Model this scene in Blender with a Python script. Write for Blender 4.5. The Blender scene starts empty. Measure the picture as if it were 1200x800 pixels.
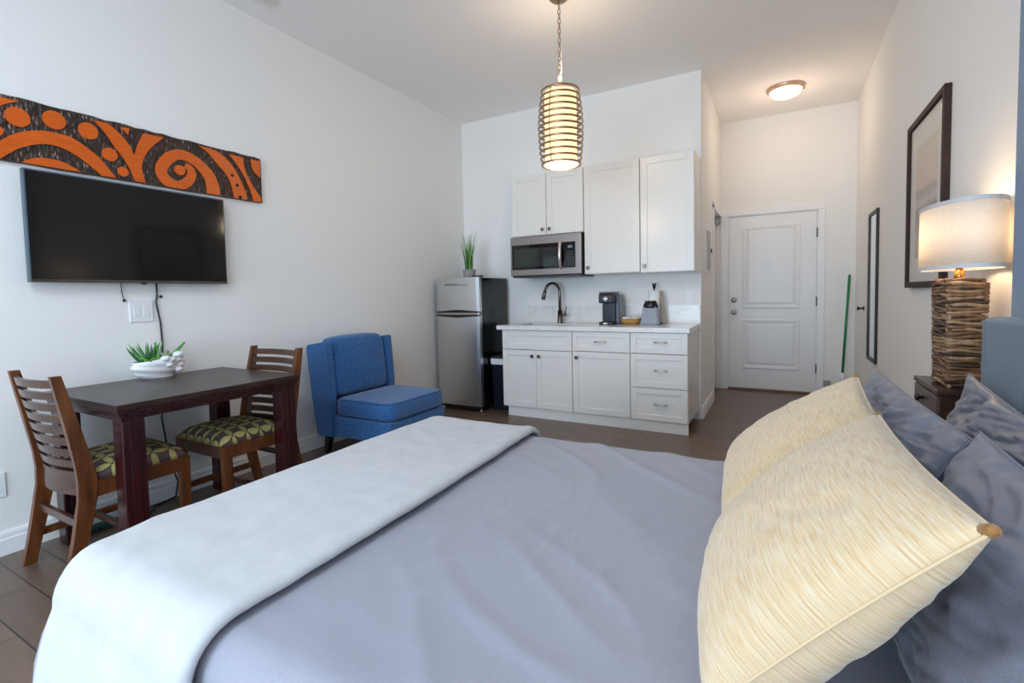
import bpy, bmesh, math, random
from mathutils import Vector, Matrix, noise
PI = math.pi
random.seed(7)
C = bpy.context.scene.collection
SC = bpy.context.scene

# ---------------------------------------------------------------- camera, light, exposure
CAM_H = 1.2
YAW, PITCH, ROLL = 0.5057979, 0.0500697, 0.0206832
F_PX, CY_PX = 567.82, 374.108
cam_d = bpy.data.cameras.new('camera')
cam = bpy.data.objects.new('camera', cam_d)
C.objects.link(cam)
cam_d.sensor_width = 36.0
cam_d.lens = F_PX / 1200 * 36.0
cam_d.shift_y = -(400 - CY_PX) / 1200
cam_d.clip_start = 0.02
cam.matrix_world = (Matrix.Translation((0, 0, CAM_H)) @ Matrix.Rotation(YAW, 4, 'Z') @
                    Matrix.Rotation(PI / 2 - PITCH, 4, 'X') @ Matrix.Rotation(-ROLL, 4, 'Z'))
SC.camera = cam

SC.view_settings.view_transform = 'Standard'
SC.view_settings.look = 'None'
SC.view_settings.gamma = 1.0
SC.view_settings.use_curve_mapping = False
SC.view_settings.exposure = 0.08
SC.cycles.use_denoising = True
SC.cycles.max_bounces = 10
SC.cycles.diffuse_bounces = 6
SC.cycles.sample_clamp_indirect = 6.0
SC.cycles.caustics_reflective = False
SC.cycles.caustics_refractive = False

WINDOW_W, SIDE_FILL_W, FILL_W, PENDANT_W, HALL_W, LAMP_W = 218.0, 42.0, 41.0, 8.0, 5.6, 3.2
W = bpy.data.worlds.new('world')
SC.world = W
W.use_nodes = True
W.node_tree.nodes['Background'].inputs[0].default_value = (0.72, 0.84, 1.0, 1)
W.node_tree.nodes['Background'].inputs[1].default_value = 1.2

def light(name, kind, loc, energy, col, rot=(0, 0, 0), **kw):
    d = bpy.data.lights.new(name, kind)
    d.energy = energy
    d.color = col
    for k, v in kw.items():
        setattr(d, k, v)
    o = bpy.data.objects.new(name, d)
    C.objects.link(o)
    o.location = loc
    o.rotation_euler = rot
    return o

# daylight through the window wall behind the camera
light('window_daylight', 'AREA', (-1.25, -4.92, 1.25), WINDOW_W, (0.63, 0.815, 1.0), (PI / 2 + 0.02, 0, 0), shape='RECTANGLE', size=3.6, size_y=2.2)
# added cool overhead fill, unseen, at the camera end of the room (its added panel is built with the ceiling fittings)
light('added_fill', 'AREA', (-1.15, -0.55, 3.14), FILL_W, (0.74, 0.87, 1.0), (0, 0, 0), shape='RECTANGLE', size=1.15, size_y=0.55)
light('added_side_fill', 'AREA', (0.80, -1.9, 1.6), SIDE_FILL_W, (0.66, 0.83, 1.0), (0, PI / 2, 0), shape='RECTANGLE', size=2.6, size_y=2.6)  # added fill from the right, source unseen, lifts the left wall
XL, XR, YK, YD, ZC, XS, YB = -3.271, 0.716, 4.782, 6.437, 3.2, -0.64, -5.0   # room planes

# ---------------------------------------------------------------- helpers
def lin(c):
    c = c / 255.0
    return c / 12.92 if c <= 0.04045 else ((c + 0.055) / 1.055) ** 2.4
def rgb(r, g, b):
    return (lin(r), lin(g), lin(b), 1.0)

class NT:
    def __init__(s, name):
        s.m = bpy.data.materials.new(name)
        s.m.use_nodes = True
        s.t = s.m.node_tree
        s.p = s.t.nodes['Principled BSDF']
        s.out = s.t.nodes['Material Output']
    def n(s, typ, **kw):
        x = s.t.nodes.new(typ)
        for k, v in kw.items():
            setattr(x, k, v)
        return x
    def put(s, sock, v):
        if isinstance(v, bpy.types.NodeSocket):
            s.t.links.new(v, sock)
        elif v is not None:
            sock.default_value = v
    def math(s, op, a, b=None, c=None):
        x = s.n('ShaderNodeMath', operation=op)
        s.put(x.inputs[0], a)
        if b is not None: s.put(x.inputs[1], b)
        if c is not None: s.put(x.inputs[2], c)
        return x.outputs[0]
    def coord(s, kind='Object', scale=(1, 1, 1), rot=(0, 0, 0)):
        tc = s.n('ShaderNodeTexCoord')
        mp = s.n('ShaderNodeMapping')
        mp.inputs['Scale'].default_value = scale
        mp.inputs['Rotation'].default_value = rot
        s.t.links.new(tc.outputs[kind], mp.inputs[0])
        return mp.outputs[0]
    def noise(s, vec, scale, detail=3.0, rough=0.5):
        x = s.n('ShaderNodeTexNoise')
        s.put(x.inputs['Vector'], vec)
        x.inputs['Scale'].default_value = scale
        x.inputs['Detail'].default_value = detail
        x.inputs['Roughness'].default_value = rough
        return x.outputs['Fac']
    def ramp(s, fac, stops):
        x = s.n('ShaderNodeValToRGB')
        s.put(x.inputs[0], fac)
        e = x.color_ramp.elements
        while len(e) < len(stops): e.new(0.5)
        for k, (pos, col) in enumerate(stops):
            e[k].position = pos
            e[k].color = col
        return x.outputs[0]
    def mix(s, fac, a, b, mode='MIX'):
        x = s.n('ShaderNodeMix', data_type='RGBA', blend_type=mode)
        s.put(x.inputs[0], fac)
        s.put(x.inputs[6], a)
        s.put(x.inputs[7], b)
        return x.outputs[2]
    def bump(s, h, strength=0.2, dist=0.01):
        x = s.n('ShaderNodeBump')
        x.inputs['Strength'].default_value = strength
        x.inputs['Distance'].default_value = dist
        s.put(x.inputs['Height'], h)
        s.t.links.new(x.outputs[0], s.p.inputs['Normal'])
    def base(s, col=None, rough=None, metal=None, **kw):
        if col is not None: s.put(s.p.inputs['Base Color'], col)
        if rough is not None: s.put(s.p.inputs['Roughness'], rough)
        if metal is not None: s.put(s.p.inputs['Metallic'], metal)
        for k, v in kw.items():
            s.put(s.p.inputs[k.replace('_', ' ')], v)
        return s.m

def plain(name, col, rough=0.5, metal=0.0, var=0.06, nscale=30, bump=0.0, **kw):
    a = NT(name)
    v = a.coord()
    f = a.noise(v, nscale)
    dark = tuple(max(0, c * (1 - var)) for c in col[:3]) + (1,)
    lite = tuple(min(1, c * (1 + var)) for c in col[:3]) + (1,)
    a.base(a.ramp(f, [(0.3, dark), (0.7, lite)]), rough, metal, **kw)
    if bump: a.bump(f, bump, 0.004)
    return a.m

def wood(name, dark, lite, rough=0.35, scale=(3, 3, 40), axis_rot=(0, 0, 0), bump=0.08):
    a = NT(name)
    v = a.coord('Object', scale, axis_rot)
    f = a.noise(v, 1.6, 5, 0.6)
    a.base(a.ramp(f, [(0.3, dark), (0.7, lite)]), rough)
    a.bump(f, bump, 0.003)
    return a.m

def emit(name, col, strength):
    a = NT(name)
    a.base((col[0], col[1], col[2], 1), 0.5)
    a.put(a.p.inputs['Emission Color'], (col[0], col[1], col[2], 1))
    a.p.inputs['Emission Strength'].default_value = strength
    return a.m

def fabric(name, dark, lite, scale=260, rough=0.95, bump=0.25, big=0.0, sheen=0.3):
    a = NT(name)
    v = a.coord()
    f = a.noise(v, scale, 2)
    g = a.noise(v, 5, 3)
    col = a.ramp(f, [(0.3, dark), (0.7, lite)])
    if big:
        col = a.mix(a.math('MULTIPLY', g, big), col, lite)
    a.base(col, rough, Sheen_Weight=sheen)
    a.bump(f, bump, 0.002)
    return a.m

M = {}
M['wall'] = plain('wall_paint', rgb(240, 238, 235), 0.75, var=0.012, nscale=80, bump=0.03)
M['ceiling'] = plain('ceiling_paint', rgb(248, 245, 243), 0.9, var=0.012, nscale=60)
M['trim'] = plain('trim_paint', rgb(240, 240, 240), 0.4, var=0.01)
M['door'] = plain('door_paint', rgb(238, 237, 236), 0.38, var=0.01)
M['cab'] = plain('cabinet_lacquer', rgb(230, 227, 222), 0.28, var=0.01)
M['chrome'] = plain('brushed_nickel', rgb(190, 186, 180), 0.25, 1.0, var=0.05)
M['dchrome'] = plain('dark_nickel', rgb(112, 106, 100), 0.3, 1.0, var=0.05)
M['black'] = plain('black_plastic', rgb(18, 19, 22), 0.35, var=0.1)
M['blackmetal'] = plain('black_metal', rgb(24, 22, 22), 0.45, var=0.1)
M['white'] = plain('white_plastic', rgb(235, 236, 238), 0.4, var=0.01)
M['glassblack'] = plain('black_glass', rgb(9, 9, 10), 0.06, var=0.1)
M['steel'] = None
def steel(name, col, rough):
    a = NT(name)
    v = a.coord('Object', (2, 2, 160))
    f = a.noise(v, 3, 3)
    lo = tuple(c * 0.93 for c in col[:3]) + (1,)
    a.base(a.ramp(f, [(0.3, lo), (0.7, col)]), rough, 1.0)
    return a.m
M['steel'] = steel('stainless_steel', rgb(214, 215, 215), 0.3)
M['steel_mw'] = steel('grey_stainless_steel', rgb(150, 142, 138), 0.36)
M['fridge_body'] = plain('black_fridge_enamel', rgb(5, 7, 11), 0.16, var=0.1)

def floor_mat():
    a = NT('wood_look_tile')
    v = a.coord('Object')
    mp = a.n('ShaderNodeMapping')
    mp.inputs['Location'].default_value = (0.33, 0.132, 0)
    a.t.links.new(v, mp.inputs[0])
    b = a.n('ShaderNodeTexBrick')
    a.t.links.new(mp.outputs[0], b.inputs['Vector'])
    b.offset = 0.37
    b.inputs['Scale'].default_value = 1.0
    b.inputs['Brick Width'].default_value = 0.62
    b.inputs['Row Height'].default_value = 0.1485
    b.inputs['Mortar Size'].default_value = 0.003
    b.inputs['Mortar Smooth'].default_value = 0.2
    b.inputs['Bias'].default_value = 0.0
    b.inputs['Color1'].default_value = rgb(120, 98, 82)
    b.inputs['Color2'].default_value = rgb(96, 78, 65)
    b.inputs['Mortar'].default_value = rgb(52, 45, 42)
    g = a.noise(a.coord('Object', (1.6, 22, 1)), 2.2, 5, 0.65)
    col = a.mix(0.55, b.outputs['Color'], a.ramp(g, [(0.3, rgb(86, 69, 58)), (0.7, rgb(124, 102, 86))]))
    col = a.mix(b.outputs['Fac'], col, rgb(44, 38, 36))
    a.base(col, a.math('MULTIPLY_ADD', g, 0.18, 0.24))
    h = a.math('SUBTRACT', a.math('MULTIPLY', g, 0.25), b.outputs['Fac'])
    a.bump(h, 0.25, 0.003)
    return a.m
M['floor'] = floor_mat()

class MB:
    """collects simple shapes in one bmesh"""
    def __init__(s):
        s.b = bmesh.new()
        s.mi = 0
    def _tag(s, geom):
        for f in geom:
            f.material_index = s.mi
    def box(s, x0, x1, y0, y1, z0, z1, bev=0.0, seg=2, rot=None, piv=None):
        r = bmesh.ops.create_cube(s.b, size=1.0)
        vs = r['verts']
        bmesh.ops.scale(s.b, vec=(abs(x1 - x0), abs(y1 - y0), abs(z1 - z0)), verts=vs)
        bmesh.ops.translate(s.b, vec=((x0 + x1) / 2, (y0 + y1) / 2, (z0 + z1) / 2), verts=vs)
        fs = list({f for v in vs for f in v.link_faces})
        if bev > 0:
            es = list({e for v in vs for e in v.link_edges})
            r2 = bmesh.ops.bevel(s.b, geom=es, offset=bev, segments=seg, profile=0.5, affect='EDGES')
            fs = list({f for v in r2['verts'] for f in v.link_faces} | set(r2['faces']))
            vs = list({v for f in fs for v in f.verts})
        if rot is not None:
            bmesh.ops.rotate(s.b, cent=piv or (0, 0, 0), matrix=rot, verts=vs)
        s._tag(fs)
        return vs
    def hexa(s, p):
        """8 corners: bottom 4 ccw, top 4 ccw"""
        v = [s.b.verts.new(q) for q in p]
        for idx in ((3, 2, 1, 0), (4, 5, 6, 7), (0, 1, 5, 4), (1, 2, 6, 5), (2, 3, 7, 6), (3, 0, 4, 7)):
            f = s.b.faces.new([v[i] for i in idx])
            f.material_index = s.mi
        return v
    def tube(s, pts, r, n=10, cap=True, closed=False):
        pts = [Vector(p) for p in pts]
        rs = r if isinstance(r, (list, tuple)) else [r] * len(pts)
        rings = []
        prev = None
        m = len(pts)
        for i, p in enumerate(pts):
            if closed:
                t = pts[(i + 1) % m] - pts[i - 1]
            else:
                t = (pts[min(i + 1, m - 1)] - pts[max(i - 1, 0)])
            t.normalize()
            if prev is None:
                a = Vector((0, 0, 1)) if abs(t.z) < 0.9 else Vector((1, 0, 0))
                u = t.cross(a).normalized()
            else:
                u = (prev - t * prev.dot(t)).normalized()
            prev = u
            w = t.cross(u)
            rings.append([s.b.verts.new(p + (u * math.cos(2 * PI * k / n) + w * math.sin(2 * PI * k / n)) * rs[i]) for k in range(n)])
        for i in range(m if closed else m - 1):
            A, B = rings[i], rings[(i + 1) % m]
            for k in range(n):
                f = s.b.faces.new((A[k], A[(k + 1) % n], B[(k + 1) % n], B[k]))
                f.material_index = s.mi
                f.smooth = True
        if cap and not closed:
            for R in (rings[0][::-1], rings[-1]):
                f = s.b.faces.new(R)
                f.material_index = s.mi
    def lathe(s, prof, c, n=32, axis='z', sy=1.0, cap=True):
        """prof list of (r, h) about centre c"""
        rings = []
        for r, h in prof:
            ring = []
            for k in range(n):
                a = 2 * PI * k / n
                p = (r * math.cos(a), r * math.sin(a) * sy, h)
                if axis == 'x': p = (h, p[0], p[1])
                elif axis == 'y': p = (p[0], h, p[1])
                ring.append(s.b.verts.new((c[0] + p[0], c[1] + p[1], c[2] + p[2])))
            rings.append(ring)
        for A, B in zip(rings, rings[1:]):
            for k in range(n):
                f = s.b.faces.new((A[k], A[(k + 1) % n], B[(k + 1) % n], B[k]))
                f.material_index = s.mi
                f.smooth = True
        for R, q in ((rings[0], prof[0]), (rings[-1], prof[-1])):
            if cap and q[0] > 1e-5:
                f = s.b.faces.new(R)
                f.material_index = s.mi
        bmesh.ops.remove_doubles(s.b, verts=[v for R in rings for v in R], dist=1e-6)
    def prism(s, poly, ax, a0, a1):
        """extrude a 2-D polygon along axis ax ('x','y','z') from a0 to a1"""
        def P(q, a):
            return {'x': (a, q[0], q[1]), 'y': (q[0], a, q[1]), 'z': (q[0], q[1], a)}[ax]
        A = [s.b.verts.new(P(q, a0)) for q in poly]
        B = [s.b.verts.new(P(q, a1)) for q in poly]
        fs = [s.b.faces.new(A), s.b.faces.new(B[::-1])]
        n = len(poly)
        for k in range(n):
            fs.append(s.b.faces.new((A[k], A[(k + 1) % n], B[(k + 1) % n], B[k])))
        s._tag(fs)
        return A + B
    def grid(s, fn, nu, nv, smooth=True, uv=None):
        V = [[s.b.verts.new(fn(i / nu, j / nv)) for j in range(nv + 1)] for i in range(nu + 1)]
        L = s.b.loops.layers.uv.verify() if uv else None
        for i in range(nu):
            for j in range(nv):
                f = s.b.faces.new((V[i][j], V[i + 1][j], V[i + 1][j + 1], V[i][j + 1]))
                f.material_index = s.mi
                f.smooth = smooth
                if uv:
                    for lp, (a, c) in zip(f.loops, ((i, j), (i + 1, j), (i + 1, j + 1), (i, j + 1))):
                        lp[L].uv = (a / nu * uv[0], c / nv * uv[1])
        return V
    def ball(s, c, r, seg=16, sc=(1, 1, 1)):
        q = bmesh.ops.create_uvsphere(s.b, u_segments=seg, v_segments=seg // 2, radius=r)
        bmesh.ops.scale(s.b, vec=sc, verts=q['verts'])
        bmesh.ops.translate(s.b, vec=c, verts=q['verts'])
        for f in {f for v in q['verts'] for f in v.link_faces}:
            f.smooth = True
            f.material_index = s.mi

def build(name, mb, mats, parent=None, smooth=None, origin=None):
    """one mesh object; shapes are given in room coordinates"""
    b = mb.b if isinstance(mb, MB) else mb
    bmesh.ops.recalc_face_normals(b, faces=b.faces[:])
    if parent is not None:
        off = Vector(parent['_w'])
    else:
        if origin is None:
            xs = [v.co for v in b.verts]
            lo = Vector((min(v.x for v in xs), min(v.y for v in xs), min(v.z for v in xs)))
            hi = Vector((max(v.x for v in xs), max(v.y for v in xs), max(v.z for v in xs)))
            origin = ((lo.x + hi.x) / 2, (lo.y + hi.y) / 2, lo.z)
        off = Vector(origin)
    for v in b.verts: v.co -= off
    me = bpy.data.meshes.new(name)
    b.to_mesh(me)
    b.free()
    if smooth:
        for p in me.polygons: p.use_smooth = True
    for m in (mats if isinstance(mats, (list, tuple)) else [mats]): me.materials.append(m)
    o = bpy.data.objects.new(name, me)
    C.objects.link(o)
    if parent is not None:
        o.parent = parent
        o['_w'] = list(off)
    else:
        o.location = off
        o['_w'] = list(off)
    return o
def tag(o, label=None, cat=None, group=None, kind=None):
    for k, v in (('label', label), ('category', cat), ('group', group), ('kind', kind)):
        if v: o[k] = v
    return o
def thing(name, loc, label, cat, group=None):
    o = bpy.data.objects.new(name, None)
    o.empty_display_size = 0.05
    C.objects.link(o)
    o.location = loc
    o['_w'] = list(loc)
    return tag(o, label, cat, group)
def struct(name, mb, m, parent=None):
    o = build(name, mb, m, parent, origin=(0, 0, 0) if parent is None else None)
    if parent is None: o['kind'] = 'structure'
    return o
def dup(root, loc, rotz, label, group=None):
    r = root.copy()
    C.objects.link(r)
    r.location = loc
    r.rotation_euler = (0, 0, rotz)
    r['label'] = label
    if group: r['group'] = group
    for ch in list(root.children):
        c = ch.copy()
        C.objects.link(c)
        c.parent = r
        for g in ch.children:
            d = g.copy()
            C.objects.link(d)
            d.parent = c
    return r
def subsurf(o, lv=2):
    m = o.modifiers.new('subsurf', 'SUBSURF')
    m.levels = lv
    m.render_levels = lv
    for p in o.data.polygons: p.use_smooth = True

# ---------------------------------------------------------------- room shell
b = MB(); b.box(XL - 0.12, XR + 0.12, YB - 0.12, YD + 0.12, -0.1, 0.0); struct('floor', b, M['floor'])
b = MB(); b.box(XL - 0.12, XR + 0.12, YB - 0.12, YD + 0.12, ZC, ZC + 0.1); struct('ceiling', b, M['ceiling'])
b = MB(); b.box(XL - 0.12, XL, YB, YK + 0.12, 0, ZC); struct('wall_left', b, M['wall'])
b = MB(); b.box(XR, XR + 0.12, -0.55, YD, 0, ZC); b.box(XR, XR + 0.12, YB, -3.25, 0, ZC); b.box(XR, XR + 0.12, -3.25, -0.55, 0, 0.25); b.box(XR, XR + 0.12, -3.25, -0.55, 2.95, ZC)
struct('wall_right', b, M['wall'])
b = MB(); b.box(XL, XS, YK, YK + 0.12, 0, ZC); struct('wall_kitchen', b, M['wall'])
# partition with a doorway to the side room at its far end
b = MB()
b.box(XS - 0.12, XS, YK + 0.12, 5.69, 0, ZC)
b.box(XS - 0.12, XS, 5.69, YD, 2.10, ZC)
struct('wall_hall', b, M['wall'])
# back wall with the entry door opening
b = MB()
b.box(XS - 0.12, -0.555, YD, YD + 0.12, 0, ZC)
b.box(0.365, XR + 0.12, YD, YD + 0.12, 0, ZC)
b.box(-0.555, 0.365, YD, YD + 0.12, 2.085, ZC)
struct('wall_back', b, M['wall'])
# wall behind the camera with its wide window
WX0, WX1, WZ0, WZ1 = -3.1, 0.6, 0.12, 2.4
b = MB()
b.box(XL, WX0, YB - 0.12, YB, 0, ZC); b.box(WX1, XR, YB - 0.12, YB, 0, ZC)
b.box(WX0, WX1, YB - 0.12, YB, 0, WZ0); b.box(WX0, WX1, YB - 0.12, YB, WZ1, ZC)
struct('wall_front', b, M['wall'])
b = MB()
for x in (WX0 + 0.03, (WX0 + WX1) / 2, WX1 - 0.03): b.box(x - 0.03, x + 0.03, YB - 0.09, YB - 0.03, WZ0, WZ1)
for z in (WZ0 + 0.03, WZ1 - 0.03): b.box(WX0, WX1, YB - 0.09, YB - 0.03, z - 0.03, z + 0.03)
win = struct('window_1', b, M['trim'])
a = NT('window_glass')
tr = a.n('ShaderNodeBsdfTransparent'); gl = a.n('ShaderNodeBsdfGlossy'); gl.inputs['Roughness'].default_value = 0.02
mx = a.n('ShaderNodeMixShader'); mx.inputs[0].default_value = 0.06
a.t.links.new(tr.outputs[0], mx.inputs[1]); a.t.links.new(gl.outputs[0], mx.inputs[2]); a.t.links.new(mx.outputs[0], a.out.inputs[0])
b = MB(); b.box(WX0 + 0.03, WX1 - 0.03, YB - 0.065, YB - 0.059, WZ0 + 0.03, WZ1 - 0.03)
build('glass', b, a.m, win)

b = MB()
for y in (-3.22, -1.9, -0.58): b.box(XR + 0.03, XR + 0.08, y - 0.03, y + 0.03, 0.25, 2.95)
for z in (0.28, 2.92): b.box(XR + 0.03, XR + 0.08, -3.25, -0.55, z - 0.03, z + 0.03)
added_win = struct('added_window', b, M['trim'])  # added window, unseen, made up to carry the side fill
b = MB(); b.box(XR + 0.052, XR + 0.058, -3.2, -0.6, 0.3, 2.9); build('glass', b, a.m, added_win)
def baseboard(name, axis, a0, a1, at, out):
    """profile h/depth along an axis; out = +1/-1 side the board stands on"""
    prof = [(0, 0), (0.016, 0), (0.016, 0.075), (0.012, 0.082), (0.012, 0.1), (0.007, 0.112), (0, 0.114)]
    m = MB()
    if axis == 'y': m.prism([(at + out * d, z) for d, z in prof], 'y', a0, a1)
    else: m.prism([(at + out * d, z) for d, z in prof], 'x', a0, a1)
    struct(name, m, M['trim'])
baseboard('baseboard_left', 'y', YB, YK, XL, 1)
baseboard('baseboard_right', 'y', 2.06, YD, XR, -1)
baseboard('baseboard_hall', 'y', YK + 0.02, 5.63, XS, 1)
baseboard('baseboard_back', 'x', 0.43, XR, YD, -1)
baseboard('baseboard_kitchen', 'x', XL, -2.44, YK, -1)
# doorway casing of the side room
m = MB()
m.box(XS, XS + 0.014, 5.63, 5.70, 0, 2.13, 0.004); m.box(XS - 0.12, XS, 5.69, 5.705, 0, 2.1)
m.box(XS, XS + 0.014, 5.63, YD, 2.09, 2.16, 0.004)
struct('trim_1', m, M['trim'])

m = MB(); m.box(XS - 0.095, XS - 0.055, 5.706, YD - 0.002, 0.012, 2.096, 0.002)
for zz in ((0.2, 0.95), (1.1, 1.95)): m.box(XS - 0.056, XS - 0.05, 5.83, 6.32, zz[0], zz[1], 0.004)
d2 = struct('door_2', m, M['door'])
m = MB(); m.lathe([(0.03, -0.001), (0.03, 0.008), (0.012, 0.012), (0.012, 0.03), (0.026, 0.036), (0.022, 0.052), (0, 0.056)], (XS - 0.055, 5.78, 0.95), 20, 'x')
build('knob', m, M['chrome'], d2)
# entry door
m = MB()
DX0, DX1, DZ = -0.545, 0.355, 2.07
yf = YD - 0.004           # face of the door leaf
m.box(DX0, DX1, yf, yf + 0.04, 0.025, DZ, 0.002)
def raised(m, x0, x1, z0, z1, arch=0.0):
    # moulded panel: recessed groove ring and a raised field
    def ring(i, d):
        x0i, x1i, z0i, z1i = x0 + i, x1 - i, z0 + i, z1 - i
        pts = [(x0i, z0i), (x1i, z0i), (x1i, z1i)]
        if arch:
            for k in range(1, 10):
                t = k / 10
                pts.append((x1i + (x0i - x1i) * t, z1i + arch * math.sin(PI * t) * (1 - i)))
        pts.append((x0i, z1i))
        return [m.b.verts.new((px, d, pz)) for px, pz in pts]
    R = [ring(0, yf), ring(0.012, yf - 0.009), ring(0.03, yf - 0.007), ring(0.05, yf - 0.001), ring(0.075, yf - 0.007)]
    for A, B in zip(R, R[1:]):
        n = len(A)
        for k in range(n): m.b.faces.new((A[k], A[(k + 1) % n], B[(k + 1) % n], B[k]))
    m.b.faces.new(R[-1])
raised(m, -0.40, 0.20, 0.98, 1.955, 0.0)
raised(m, -0.40, 0.20, 0.26, 0.855)
dr = struct('door_1', m, M['door'])
m = MB()
m.box(-0.635, -0.553, YD - 0.018, YD, 0, 2.085, 0.004); m.box(0.363, 0.435, YD - 0.018, YD, 0, 2.085, 0.004)
m.box(-0.635, 0.435, YD - 0.018, YD, 2.085, 2.15, 0.004)
m.box(-0.555, -0.547, YD, YD + 0.05, 0, 2.085); m.box(0.357, 0.365, YD, YD + 0.05, 0, 2.085); m.box(-0.555, 0.365, YD, YD + 0.05, 2.074, 2.085)
build('door_frame', m, M['trim'], dr)
m = MB(); m.box(-0.553, 0.363, YD - 0.02, YD + 0.1, 0, 0.022, 0.004)
build('threshold', m, wood('threshold_wood', rgb(110, 72, 48), rgb(142, 98, 66)), dr)
for z in (0.935, 1.085):
    m = MB(); m.lathe([(0.0, -0.055), (0.02, -0.052), (0.027, -0.035), (0.022, -0.02), (0.012, -0.014), (0.031, -0.008), (0.033, 0.004)], (-0.488, yf - 0.002, z), 24, 'y')
    build('knob' if z < 1 else 'deadbolt', m, M['chrome'], dr)
for z in (0.3, 1.06, 1.83):
    m = MB(); m.box(0.352, 0.366, yf - 0.014, yf + 0.006, z - 0.05, z + 0.05, 0.002); m.tube([(0.359, yf - 0.014, z - 0.052), (0.359, yf - 0.014, z + 0.052)], 0.006, 8)
    build('hinge', m, M['dchrome'], dr)
m = MB(); m.box(-0.165, -0.105, yf - 0.014, yf + 0.0, 1.40, 1.53, 0.004); m.box(-0.10, -0.085, yf - 0.004, yf, 1.40, 1.52)
build('notice_holder', m, M['white'], dr)
m = MB(); m.box(0.325, 0.395, YD - 0.05, YD - 0.02, 0.135, 0.175, 0.004)
# ---------------------------------------------------------------- small wall fittings
def plate(name, label, cat, axis, at, out, c, zc, w=0.075, h=0.118, kind='outlet', n=1, group=None):
    t = thing(name, ((at, c, zc - h / 2) if axis == 'x' else (c, at, zc - h / 2)), label, cat, group)
    def bx(u0, u1, z0, z1, d0, d1, bev=0.0):
        q = MB()
        if axis == 'x': q.box(min(at + out * d0, at + out * d1), max(at + out * d0, at + out * d1), u0, u1, z0, z1, bev)
        else: q.box(u0, u1, min(at + out * d0, at + out * d1), max(at + out * d0, at + out * d1), z0, z1, bev)
        return q
    build('cover_plate', bx(c - w / 2, c + w / 2, zc - h / 2, zc + h / 2, 0, 0.007, 0.002), M['white'], t)
    for k in range(n):
        cc = c + (k - (n - 1) / 2) * 0.046
        if kind == 'switch':
            build('rocker', bx(cc - 0.017, cc + 0.017, zc - 0.034, zc + 0.034, 0.006, 0.0105, 0.002), M['white'], t)
        else:
            build('receptacle', bx(cc - 0.017, cc + 0.017, zc - 0.034, zc + 0.034, 0.006, 0.009, 0.002), M['white'], t)
    return t
plate('wall_outlet', 'white square double outlet plate on the wall below the television', 'outlet', 'x', XL, 1, 1.43, 1.15, 0.118, 0.124, n=2)
plate('blank_cover', 'white cover plate low on the left wall at the photo edge behind the near chair', 'wall plate', 'x', XL, 1, 0.765, 0.34, 0.11, 0.118, kind='switch', n=1)
plate('wall_outlet', 'white outlet plate on the kitchen wall right of the paper towel, above the backsplash', 'outlet', 'y', YK, -1, -0.735, 1.15)
plate('wall_outlet', 'white outlet plate on the kitchen wall left of the faucet, above the backsplash', 'outlet', 'y', YK, -1, -2.46, 1.12)
plate('wall_outlet', 'low white outlet on the hallway partition near the baseboard', 'outlet', 'x', XS, 1, 5.32, 0.33)
plate('light_switch', 'white switch plate on the hallway partition beneath the breaker panel', 'switch', 'x', XS, 1, 5.3, 1.13, kind='switch')
t = thing('breaker_panel', (XS, 5.2, 1.385), 'pale grey electrical panel on the hallway partition beside the wall cabinets', 'electrical panel')
q = MB(); q.box(XS, XS + 0.012, 5.07, 5.36, 1.385, 1.82, 0.003); build('frame', q, M['trim'], t)
q = MB(); q.box(XS + 0.012, XS + 0.02, 5.10, 5.33, 1.41, 1.795, 0.003); build('panel_door', q, plain('grey_enamel', rgb(176, 172, 170), 0.4), t)
q = MB(); q.box(XS + 0.012, XS + 0.03, 5.335, 5.355, 1.59, 1.63, 0.003); build('latch', q, M['black'], t)
q = MB(); q.box(XS - 0.052, XS - 0.004, 6.36, YD - 0.004, 2.01, 2.05, 0.006); q.box(XS - 0.052, XS - 0.04, 6.26, 6.36, 2.02, 2.04, 0.003)
tag(build('door_latch', q, M['chrome']), 'small grey fitting high on the side doorway beside the entry door', 'fitting')
q = MB(); q.box(0.43, 0.50, YD - 0.04, YD - 0.016, 0.115, 0.17, 0.004)
tag(build('wall_box', q, plain('greige_plastic', rgb(168, 160, 154), 0.5)), 'small greige box low on the wall right of the entry door', 'wall box')
q = MB(); q.lathe([(0.02, 0), (0.02, -0.008), (0.008, -0.012), (0.008, -0.035), (0.018, -0.04), (0.02, -0.055), (0.0, -0.06)], (XR, 5.78, 1.0), 16, 'x')
tag(build('wall_hook', q, M['black']), 'small black peg hook on the right wall by the tall mirror', 'hook')
q = MB(); q.lathe([(0.009, 0), (0.009, -0.006), (0.004, -0.012), (0.004, -0.02), (0.0, -0.021)], (-2.99, YK, 2.71), 12, 'y')
tag(build('wall_nail', q, M['white']), 'tiny white nail high on the kitchen wall above the refrigerator', 'nail')

# ---------------------------------------------------------------- ceiling fittings
def smoke():
    c = (-2.98, 2.075, ZC)
    t = thing('smoke_detector', c, 'white round smoke detector on the ceiling at the top edge of the photo', 'smoke detector')
    q = MB(); q.lathe([(0.068, 0), (0.068, -0.012), (0.06, -0.03), (0.045, -0.04), (0, -0.042)], c, 32); build('housing', q, M['white'], t)
    q = MB(); q.lathe([(0.012, -0.04), (0.012, -0.045), (0, -0.046)], (c[0] + 0.02, c[1], c[2]), 12); build('test_button', q, M['trim'], t)
smoke()
q = MB(); q.lathe([(0.016, 0), (0.016, -0.02), (0.010, -0.035), (0, -0.036)], (-2.86, 2.10, ZC), 12)
tag(build('sprinkler_head', q, plain('aged_brass', rgb(140, 120, 100), 0.4, 1.0)), 'small brownish sprinkler head on the ceiling next to the smoke detector', 'sprinkler')

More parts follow.
